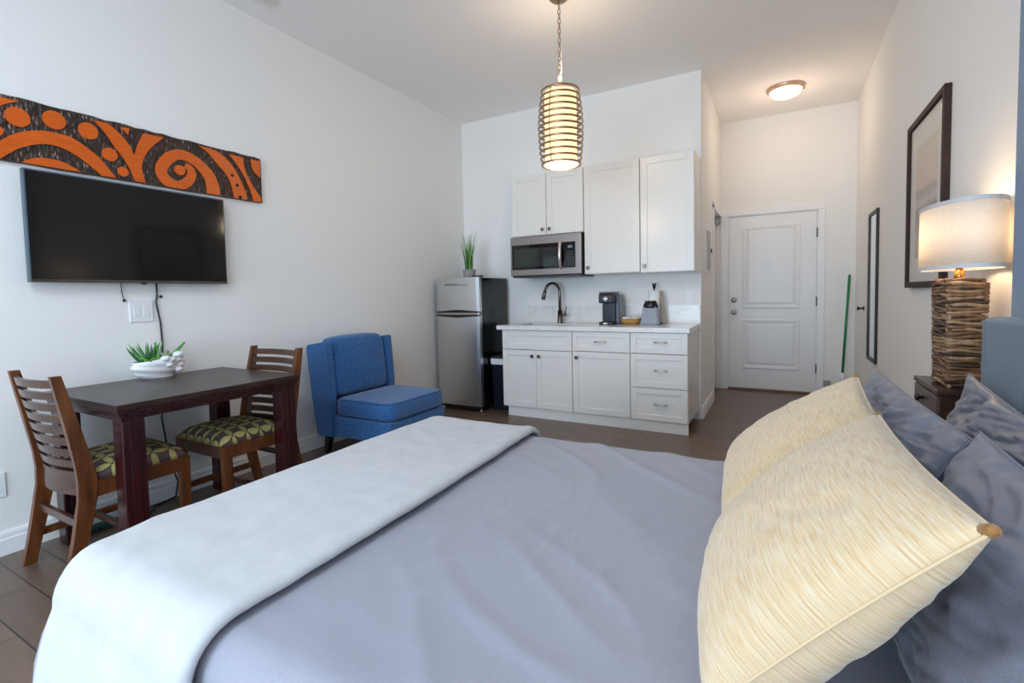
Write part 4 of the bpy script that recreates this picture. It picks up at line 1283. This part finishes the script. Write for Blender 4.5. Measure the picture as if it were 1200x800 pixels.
tag(build('upholstered_panel', q, blue_fab), 'tall slate blue upholstered wall panel rising behind the headboard at the right edge', 'wall panel')

# ---------------------------------------------------------------- nightstand and lamp
esp = wood('espresso_nightstand', rgb(40, 26, 18), rgb(72, 48, 34), 0.3, (4, 4, 30))
def nightstand():
    x0, x1, y0, y1, H = 0.505, 0.705, 2.285, 2.63, 0.822
    t = thing('nightstand', (0.605, 2.46, 0), 'dark wood nightstand under the table lamp beside the headboard', 'nightstand')
    q = MB(); q.box(x0 + 0.012, x1, y0, y1, 0.06, H - 0.02); build('body', q, esp, t)
    q = MB(); q.box(x0 - 0.002, x1, y0 - 0.004, y1 + 0.004, H - 0.02, H, 0.003); build('top', q, esp, t)
    for z0, z1 in ((H - 0.115, H - 0.026), (H - 0.30, H - 0.125), (H - 0.52, H - 0.31)):
        q = MB(); q.box(x0, x0 + 0.012, y0 + 0.006, y1 - 0.006, z0, z1, 0.002); o = build('drawer', q, wood('grey_brown_drawer', rgb(76, 64, 58), rgb(108, 92, 84), 0.35), t)
        q = MB(); q.lathe([(0.006, 0), (0.006, -0.012), (0.015, -0.016), (0.013, -0.026), (0, -0.029)], (x0, (y0 + y1) / 2 + 0.02, (z0 + z1) / 2 + 0.005), 16, 'x'); build('knob', q, M['blackmetal'], o)
    for x_ in (x0 + 0.03, x1 - 0.03):
        for y_ in (y0 + 0.03, y1 - 0.03):
            q = MB(); q.box(x_ - 0.02, x_ + 0.02, y_ - 0.02, y_ + 0.02, 0, 0.06, 0.002); build('leg', q, esp, t)
nightstand()
def lamp():
    cx, cy, z0 = 0.592, 2.425, 0.822
    t = thing('table_lamp', (cx, cy, z0), 'table lamp with stacked brown driftwood base and lit oval white shade', 'lamp')
    rnd = random.Random(9)
    mats = [wood('driftwood_mid', rgb(96, 64, 40), rgb(140, 100, 66), 0.5, (30, 30, 4)), wood('driftwood_pale', rgb(128, 96, 66), rgb(176, 142, 108), 0.5, (30, 30, 4)), wood('driftwood_dark', rgb(50, 32, 20), rgb(84, 56, 36), 0.5, (30, 30, 4))]
    q = MB()
    H = 0.405
    n = 31
    for k in range(n):
        z = z0 + 0.005 + k * (H - 0.006) / n
        h = (H - 0.006) / n
        tp = 1.0 + 0.10 * k / n
        hx, hy = 0.046 * tp, 0.088 * tp
        if k == n - 1: hx *= 0.86; hy *= 0.86
        for s in (-1, 1):
            # sticks along x on the end faces, along y on the long faces, each with a wobble
            for axis in ('x', 'y'):
                q.mi = rnd.choice((0, 0, 1, 2))
                pts = []
                L = hx + 0.008 if axis == 'x' else hy + 0.006
                ph = rnd.uniform(0, 6)
                for i in range(6):
                    u = -1 + 2 * i / 5
                    wob = 0.0035 * math.sin(ph + u * 3)
                    dz = h / 2 + 0.0035 * math.sin(ph * 2 + u * 2.6)
                    if axis == 'x': pts.append((cx + u * L, cy + s * hy + wob, z + dz))
                    else: pts.append((cx + s * hx + wob, cy + u * L, z + dz))
                q.tube(pts, [h * 0.60 * rnd.uniform(0.85, 1.1) for _ in pts], 7)
    q.mi = 2
    q.box(cx - 0.042, cx + 0.042, cy - 0.085, cy + 0.085, z0 + 0.001, z0 + H - 0.008)
    build('stacked_base', q, mats, t)
    brass = plain('brass', rgb(206, 158, 84), 0.25, 1.0)
    q = MB(); q.tube([(cx, cy, z0 + H - 0.01), (cx, cy, z0 + H + 0.03)], 0.016, 14); q.tube([(cx, cy, z0 + H + 0.025), (cx, cy, z0 + H + 0.10)], 0.011, 12); build('stem', q, brass, t)
    sz0, sz1 = 1.262, 1.50
    RX, RY = 0.112, 0.245
    def ov(z, s=0.0):
        return [(cx + (RX - s) * math.cos(2 * PI * k / 64), cy + (RY - s) * math.sin(2 * PI * k / 64), z) for k in range(64)]
    q = MB()
    A, B = [q.b.verts.new(p) for p in ov(sz0)], [q.b.verts.new(p) for p in ov(sz1)]
    A2, B2 = [q.b.verts.new(p) for p in ov(sz0, 0.0025)], [q.b.verts.new(p) for p in ov(sz1, 0.0025)]
    for P, Q in ((A, B), (B, B2), (B2, A2), (A2, A)):
        for k in range(64):
            f = q.b.faces.new((P[k], P[(k + 1) % 64], Q[(k + 1) % 64], Q[k])); f.smooth = True
    a = NT('linen_shade')
    df = a.n('ShaderNodeBsdfDiffuse'); tl = a.n('ShaderNodeBsdfTranslucent'); mx = a.n('ShaderNodeMixShader'); mx.inputs[0].default_value = 0.5
    nz = a.noise(a.coord('Object', (60, 60, 300)), 1.0, 2)
    c_ = a.ramp(nz, [(0.3, rgb(238, 232, 224)), (0.7, rgb(246, 241, 234))])
    for n_ in (df, tl): a.t.links.new(c_, n_.inputs[0])
    a.t.links.new(df.outputs[0], mx.inputs[1]); a.t.links.new(tl.outputs[0], mx.inputs[2]); a.t.links.new(mx.outputs[0], a.out.inputs[0])
    sh = build('lamp_shade', q, a.m, t)
    for z in (sz0 + 0.006, sz1 - 0.006):
        q = MB()
        A, B = [q.b.verts.new(p) for p in ov(z - 0.007, -0.002)], [q.b.verts.new(p) for p in ov(z + 0.007, -0.002)]
        A2, B2 = [q.b.verts.new(p) for p in ov(z - 0.007, 0.004)], [q.b.verts.new(p) for p in ov(z + 0.007, 0.004)]
        for P, Q in ((A, B), (B, B2), (B2, A2), (A2, A)):
            for k in range(64): q.b.faces.new((P[k], P[(k + 1) % 64], Q[(k + 1) % 64], Q[k]))
        build('shade_trim', q, plain('shade_tape', rgb(206, 204, 206), 0.8), sh)
    q = MB()
    q.tube([(cx - RX + 0.003, cy, sz0 + 0.02), (cx, cy, sz0 + 0.02), (cx + RX - 0.003, cy, sz0 + 0.02)], 0.002, 6); q.tube([(cx, cy - RY + 0.004, sz0 + 0.02), (cx, cy, sz0 + 0.02), (cx, cy + RY - 0.004, sz0 + 0.02)], 0.002, 6)
    build('shade_spider', q, brass, t)
    q = MB(); q.ball((cx - 0.015, cy + 0.13, 1.375), 0.032, 16, (1, 1, 1.2)); bl = build('bulb', q, emit('warm_bulb', (1.0, 0.72, 0.38), 6.0), t)
    q = MB(); q.tube([(cx, cy, sz0 + 0.03), (cx, cy + 0.07, sz0 + 0.04), (cx - 0.015, cy + 0.13, sz0 + 0.08)], 0.008, 8); build('socket_arm', q, brass, t)
    light('lamp_glow', 'POINT', (cx - 0.01, cy + 0.0, 1.385), LAMP_W, (1.0, 0.72, 0.44), shadow_soft_size=0.035, specular_factor=0.3)
lamp()

# ---------------------------------------------------------------- bed
BX0, BX1, BY0, BY1, BZ = -1.583, 0.535, 0.468, 1.985, 0.565
RC, RE = 0.055, 0.075     # plan corner radius, rolled top edge radius
sheet = NT('grey_bedding')
v = sheet.coord(); nz = sheet.noise(v, 420, 2)
sheet.base(sheet.ramp(nz, [(0.3, rgb(144, 144, 156)), (0.7, rgb(155, 156, 168))]), 0.55, Sheen_Weight=0.2, Specular_IOR_Level=0.35)
sheet.bump(nz, 0.06, 0.001)
sheet = sheet.m
def wrinkle(x, y):
    p = Vector((x * 1.0, y * 1.0, 0))
    w_ = noise.noise(Vector((x * 1.6 + y * 0.9, y * 2.2 - x * 1.2, 3.1))) * 0.008
    ridg = 0.0
    for (k, ang, fr, am) in ((1, 0.95, 5.2, 0.009), (2, -0.4, 6.5, 0.007), (3, 1.2, 9.5, 0.0045), (4, 0.25, 14.0, 0.0022)):
        u = x * math.cos(ang) + y * math.sin(ang); v_ = -x * math.sin(ang) + y * math.cos(ang)
        nn = noise.noise(Vector((u * fr, v_ * fr * 0.28, 7.0 * k)))
        mask = max(0.0, noise.noise(Vector((x * 1.3, y * 1.3, 20 + k))) + 0.25)
        ridg += (1 - abs(nn) * 2.2) ** 3 * am * mask if abs(nn) < 0.45 else 0
    return w_ + ridg
bed = thing('bed', ((BX0 + BX1) / 2, (BY0 + BY1) / 2, 0), 'queen bed with smooth grey cover and slate blue padded headboard', 'bed')
def perim(ins, N):
    """N points of a rounded rectangle inset by ins"""
    x0, x1, y0, y1 = BX0 + ins, BX1 - ins, BY0 + ins, BY1 - ins
    r = max(RC - ins, 0.002)
    cx = [(x1 - r, y1 - r, 0), (x0 + r, y1 - r, PI / 2), (x0 + r, y0 + r, PI), (x1 - r, y0 + r, 1.5 * PI)]
    out = []
    nl, ns, nc = int(N * 0.27), int(N * 0.18), int(N * 0.05)
    for k, (px, py, a0) in enumerate(cx):
        for i in range(nc):
            a_ = a0 + PI / 2 * i / nc
            out.append((px + r * math.cos(a_), py + r * math.sin(a_)))
        qx, qy, b0 = cx[(k + 1) % 4]
        e0 = (px + r * math.cos(a0 + PI / 2), py + r * math.sin(a0 + PI / 2)); e1 = (qx + r * math.cos(b0), qy + r * math.sin(b0))
        n_ = nl if k % 2 == 0 else ns
        for i in range(n_):
            out.append((e0[0] + (e1[0] - e0[0]) * i / n_, e0[1] + (e1[1] - e0[1]) * i / n_))
    return out
q = MB()
levels = [(-0.062 * (1 - (1 - min(1.0, (BZ - RE - z) / 0.24)) ** 2), z) for z in (0.10, 0.18, 0.26, 0.34, 0.40, 0.44, 0.47, 0.483)] + [(0.0, BZ - RE)]
for k in range(1, 9):
    a_ = PI / 2 * k / 8
    levels.append((RE - RE * math.cos(a_), BZ - RE + RE * math.sin(a_)))
ins = RE
half = (BY1 - BY0) / 2
while ins < half - 0.03:
    ins += 0.015
    levels.append((ins, BZ))
rings = []
for ins, z in levels:
    ring = []
    for x, y in perim(ins, 560):
        dz = wrinkle(x, y) * min(1, max(0, (z - 0.42) / 0.14))
        dx = dy = 0
        if z < BZ - 0.02:
            s = noise.noise(Vector((x * 7, y * 7, z * 1.2))) * 0.008
            cxy = Vector((x - (BX0 + BX1) / 2, y - (BY0 + BY1) / 2, 0)).normalized()
            dx, dy = cxy.x * s, cxy.y * s
        ring.append(q.b.verts.new((x + dx, y + dy, z + dz)))
    rings.append(ring)
for A, B in zip(rings, rings[1:]):
    n_ = len(A)
    for k in range(n_):
        f = q.b.faces.new((A[k], A[(k + 1) % n_], B[(k + 1) % n_], B[k])); f.smooth = True
f = q.b.faces.new(rings[-1]); f.smooth = True
bmesh.ops.triangulate(q.b, faces=[f])
build('cover', q, sheet, bed)
q = MB(); q.box(BX0 + 0.05, BX1, BY0 + 0.05, BY1 - 0.05, 0.0, 0.14); build('bed_base', q, M['blackmetal'], bed)
# headboard with vertical channels
q = MB()
HY0, HY1, HZ = 0.42, 2.005, 1.105
for k in range(5):
    w_ = (HY1 - HY0 - 0.08) / 5
    q.box(0.538, 0.60, HY0 + 0.04 + k * w_, HY0 + 0.04 + (k + 1) * w_, 0.3, HZ - 0.004, 0.014, 3)
q.box(0.560, 0.6245, HY0, HY1, 0.0, HZ, 0.02, 3)
q.box(0.541, 0.60, HY1 - 0.06, HY1, 0.3, HZ - 0.002, 0.02, 3)
build('headboard', q, fabric('slate_headboard', rgb(52, 70, 90), rgb(84, 104, 126), 380, 0.9, 0.25, 0.2), bed)

# folded throw across the foot of the bed
def bed_profile(x):
    """y edges and top height of the bed at x (inside the rolled foot edge)"""
    d = x - BX0
    yin = RC - math.sqrt(max(0, RC * RC - max(0, RC - d) ** 2)) if d < RC else 0
    drop = RE - math.sqrt(max(0, RE * RE - max(0, RE - d) ** 2)) if d < RE else 0
    return yin, drop
TH = 0.026
def throw_pt(u, v, off):
    """u along the bed (0 foot .. 1 head side), v across: near hang, top, far hang"""
    xh = -0.945 + 0.02 * math.sin(v * 5)
    xf = BX0 + 0.034 + 0.115 * min(1.0, max(0.0, 1.32 - v / 0.27)) ** 1.3
    x = xf + (xh - xf) * u
    yin, drop = bed_profile(x)
    near_len, far_len = 0.46, 0.30
    y0, y1 = BY0 + yin - 0.010, BY1 - yin + 0.010
    r = RE + 0.01
    top = (y1 - y0) - 2 * r
    arc = PI / 2 * r
    L = near_len + arc + top + arc + far_len
    s = v * L
    zt = BZ - drop + 0.010
    if s < near_len:
        y, z, ny, nz_ = y0, zt - r - (near_len - s), -1, 0
        y -= 0.064 * (1 - (1 - min(1.0, (near_len - s) / 0.24)) ** 2)
    elif s < near_len + arc:
        a_ = (s - near_len) / r
        y, z, ny, nz_ = y0 + r - r * math.cos(a_), zt - r + r * math.sin(a_), -math.cos(a_), math.sin(a_)
    elif s < near_len + arc + top:
        y, z, ny, nz_ = y0 + r + (s - near_len - arc), zt, 0, 1
    elif s < near_len + 2 * arc + top:
        a_ = (s - near_len - arc - top) / r
        y, z, ny, nz_ = y1 - r + r * math.sin(a_), zt - r + r * math.cos(a_), math.sin(a_), math.cos(a_)
    else:
        y, z, ny, nz_ = y1 + 0.064 * (1 - (1 - min(1.0, (s - near_len - 2 * arc - top) / 0.24)) ** 2), zt - r - (s - near_len - 2 * arc - top), 1, 0
    w_ = 0.0035 * noise.noise(Vector((x * 5, s * 4, 1.0))) + 0.0018 * noise.noise(Vector((x * 16, s * 12, 5.0)))
    w_ += max(0.0, wrinkle(x, y)) * 0.8 * nz_
    # the two long edges are rolled folds
    e = min(u, 1 - u) * (xh - BX0)
    k = 1.0
    if e < 0.018: k = math.sqrt(max(0.0, 1 - ((0.018 - e) / 0.018) ** 2))
    o_ = off * k + (1 - k) * TH * 0.5
    if u > 0.90: o_ += 0.006 * math.sin((u - 0.90) / 0.10 * PI) * (1 if off > 0 else 0)
    return (x, y + ny * (o_ + w_), z + nz_ * (o_ + w_))
q = MB()
us = [0, 0.006, 0.014, 0.024, 0.04, 0.07, 0.11] + [0.15 + 0.7 * k / 20 for k in range(21)] + [0.88, 0.90, 0.92, 0.945, 0.965, 0.978, 0.988, 0.995, 1.0]
NV = 150
layers = []
for off in (TH, 0.002):
    layers.append([[q.b.verts.new(throw_pt(u, j / NV, off)) for j in range(NV + 1)] for u in us])
for Lr in layers:
    for i in range(len(us) - 1):
        for j in range(NV):
            f = q.b.faces.new((Lr[i][j], Lr[i + 1][j], Lr[i + 1][j + 1], Lr[i][j + 1])); f.smooth = True
A, B = layers
for i in range(len(us) - 1):
    for j in (0, NV): q.b.faces.new((A[i][j], A[i + 1][j], B[i + 1][j], B[i][j]))
for j in range(NV):
    for i in (0, len(us) - 1): q.b.faces.new((A[i][j], A[i][j + 1], B[i][j + 1], B[i][j]))
bmesh.ops.remove_doubles(q.b, verts=q.b.verts[:], dist=1e-5)
a = NT('white_plush')
v = a.coord(); n1 = a.noise(v, 500, 2); n2 = a.noise(v, 14, 4, 0.6)
a.base(a.mix(a.ramp(n2, [(0.4, (0, 0, 0, 1)), (0.6, (1, 1, 1, 1))]), rgb(189, 190, 193), rgb(195, 196, 199)), 0.95, Sheen_Weight=0.08)
a.bump(n1, 0.15, 0.002)
tag(build('throw_blanket', q, a.m), 'white plush throw folded across the foot of the bed', 'blanket')

# pillows
def pillow(name, corners, thick, mat, label, pinch=0.05, seed=0, tassel=None, group=None, wr=0.006, sag=(0, 0, 0), front=0.5):
    """corners: bottom-near, bottom-far, top-far, top-near (room coordinates)"""
    P = [Vector(c) for c in corners]
    nrm = (P[1] - P[0]).cross(P[3] - P[0]).normalized()
    if nrm.x > 0: nrm = -nrm
    ctr = sum(P, Vector()) / 4
    t = thing(name, tuple((P[0] + P[1]) / 2), label, 'pillow', group)
    N = 72
    def pt(u, v, s):
        x, y = u * 2 - 1, v * 2 - 1
        xi = x * (1 - pinch * (1 - y * y) * 0 - pinch * (1 - (abs(y)) ** 2) * abs(x) ** 3 * 0.9)
        yi = y * (1 - pinch * (1 - (abs(x)) ** 2) * abs(y) ** 3 * 0.9)
        uu, vv = (xi + 1) / 2, (yi + 1) / 2
        p = P[0] * (1 - uu) * (1 - vv) + P[1] * uu * (1 - vv) + P[2] * uu * vv + P[3] * (1 - uu) * vv
        e = max(0.0, (1 - x * x) * (1 - y * y))
        h = thick * (front if s > 0 else 1 - front) * e ** 0.42 * (1.12 - 0.42 * v)
        # radiating creases towards the corners and edges
        w_ = wr * (noise.noise(Vector((x * 2.2, y * 2.2, seed + s))) * 1.6 + abs(noise.noise(Vector((x * 1.1 + y * 4.2, y * 1.3 - x * 3.8, seed * 2 + s)))) * -1.5 + noise.noise(Vector((x * 7, y * 2.5, seed + 9))) * 0.5 - 0.7 * max(0.0, 0.22 - abs(noise.noise(Vector((x * 1.5 - y * 0.8, y * 5.5 + x * 3.0, seed + 3 * s))))) * 3.0) * e ** 0.3
        return p + nrm * s * (h + w_) + Vector(sag) * (1 - x * x) * max(0, y)
    q = MB()
    q.grid(lambda u, v: pt(u, v, 1), N, N, True, (1, 1)); q.grid(lambda u, v: pt(u, v, -1), N, N, True, (1, 1))
    bmesh.ops.remove_doubles(q.b, verts=q.b.verts[:], dist=1e-5)
    build('pillow_case', q, mat, t)
    if tassel:
        for k in ((2, 3) if not seed == 4 else (2,)):
            c = P[k]; d = (c - ctr).normalized()
            q = MB(); q.tube([c - d * 0.028, c - d * 0.014, c - d * 0.003, c + d * 0.004], [0.004, 0.0075, 0.0075, 0.003], 10); build('gathered_corner', q, tassel, t)
    # edge seam
    q = MB()
    pts = []
    for k in range(40): pts.append(pt(k / 40, 0, 1))
    for k in range(40): pts.append(pt(1, k / 40, 1))
    for k in range(40): pts.append(pt(1 - k / 40, 1, 1))
    for k in range(40): pts.append(pt(0, 1 - k / 40, 1))
    q.tube(pts, 0.0022, 6, closed=True); build('seam', q, mat, t)
    return t
a = NT('yellow_chenille')
tc = a.n('ShaderNodeTexCoord'); mp = a.n('ShaderNodeMapping'); mp.inputs['Scale'].default_value = (12, 120, 1); a.t.links.new(tc.outputs['UV'], mp.inputs[0])
n1 = a.noise(mp.outputs[0], 1.0, 3, 0.65)
mp2 = a.n('ShaderNodeMapping'); mp2.inputs['Scale'].default_value = (60, 160, 1); a.t.links.new(tc.outputs['UV'], mp2.inputs[0])
n2 = a.noise(mp2.outputs[0], 1.0, 2)
col = a.ramp(n1, [(0.34, rgb(200, 158, 108)), (0.5, rgb(212, 184, 144)), (0.64, rgb(216, 199, 172))])
a.base(a.mix(a.math('MULTIPLY', n2, 0.45), col, rgb(212, 190, 156)), 0.85, Sheen_Weight=0.3)
a.bump(a.math('ADD', n1, a.math('MULTIPLY', n2, 0.4)), 0.55, 0.004)
yellow = a.m
tan_k = fabric('tan_gather', rgb(126, 86, 40), rgb(164, 118, 64), 120)
pillow('throw_pillow', [(-0.09, 0.72, 0.59), (-0.10, 1.28, 0.59), (0.19, 1.297, 0.925), (0.19, 0.645, 0.955)], 0.235, yellow, 'nearest yellow textured throw pillow leaning at the front of the bed', 0.05, 1, tan_k, 'yellow throw pillows', wr=0.004, front=0.49)
pillow('throw_pillow', [(-0.125, 1.31, 0.59), (-0.15, 1.89, 0.59), (0.19, 1.64, 0.955), (0.235, 1.27, 0.84)], 0.165, yellow, 'yellow textured throw pillow partly hidden behind the nearest yellow one', 0.05, 4, tan_k, 'yellow throw pillows', wr=0.004, front=0.65)
pmat = NT('grey_pillowcase')
v = pmat.coord(); nz = pmat.noise(v, 420, 2)
pmat.base(pmat.ramp(nz, [(0.3, rgb(100, 101, 113)), (0.7, rgb(114, 115, 128))]), 0.42, Sheen_Weight=0.15)
pmat = pmat.m
pillow('bed_pillow', [(0.17, 1.25, 0.60), (0.17, 1.95, 0.60), (0.275, 1.945, 0.935), (0.33, 1.25, 0.90)], 0.15, pmat, 'grey pillow peeking past the far yellow pillow toward the mirror', 0.04, 11, None, 'grey bed pillows', wr=0.02)
pillow('bed_pillow', [(0.19, 0.58, 0.60), (0.19, 1.20, 0.60), (0.325, 1.19, 0.93), (0.345, 0.54, 0.90)], 0.15, pmat, 'grey pillow directly behind the nearest yellow pillow at the right edge', 0.04, 17, None, 'grey bed pillows', wr=0.013)
pillow('bed_pillow', [(0.42, 1.17, 0.60), (0.42, 1.93, 0.60), (0.49, 1.90, 0.94), (0.49, 1.17, 0.87)], 0.13, pmat, 'grey pillow standing against the headboard in front of the lamp', 0.04, 23, None, 'grey bed pillows', wr=0.02)

for o in bpy.data.objects:
    if '_w' in o: del o['_w']
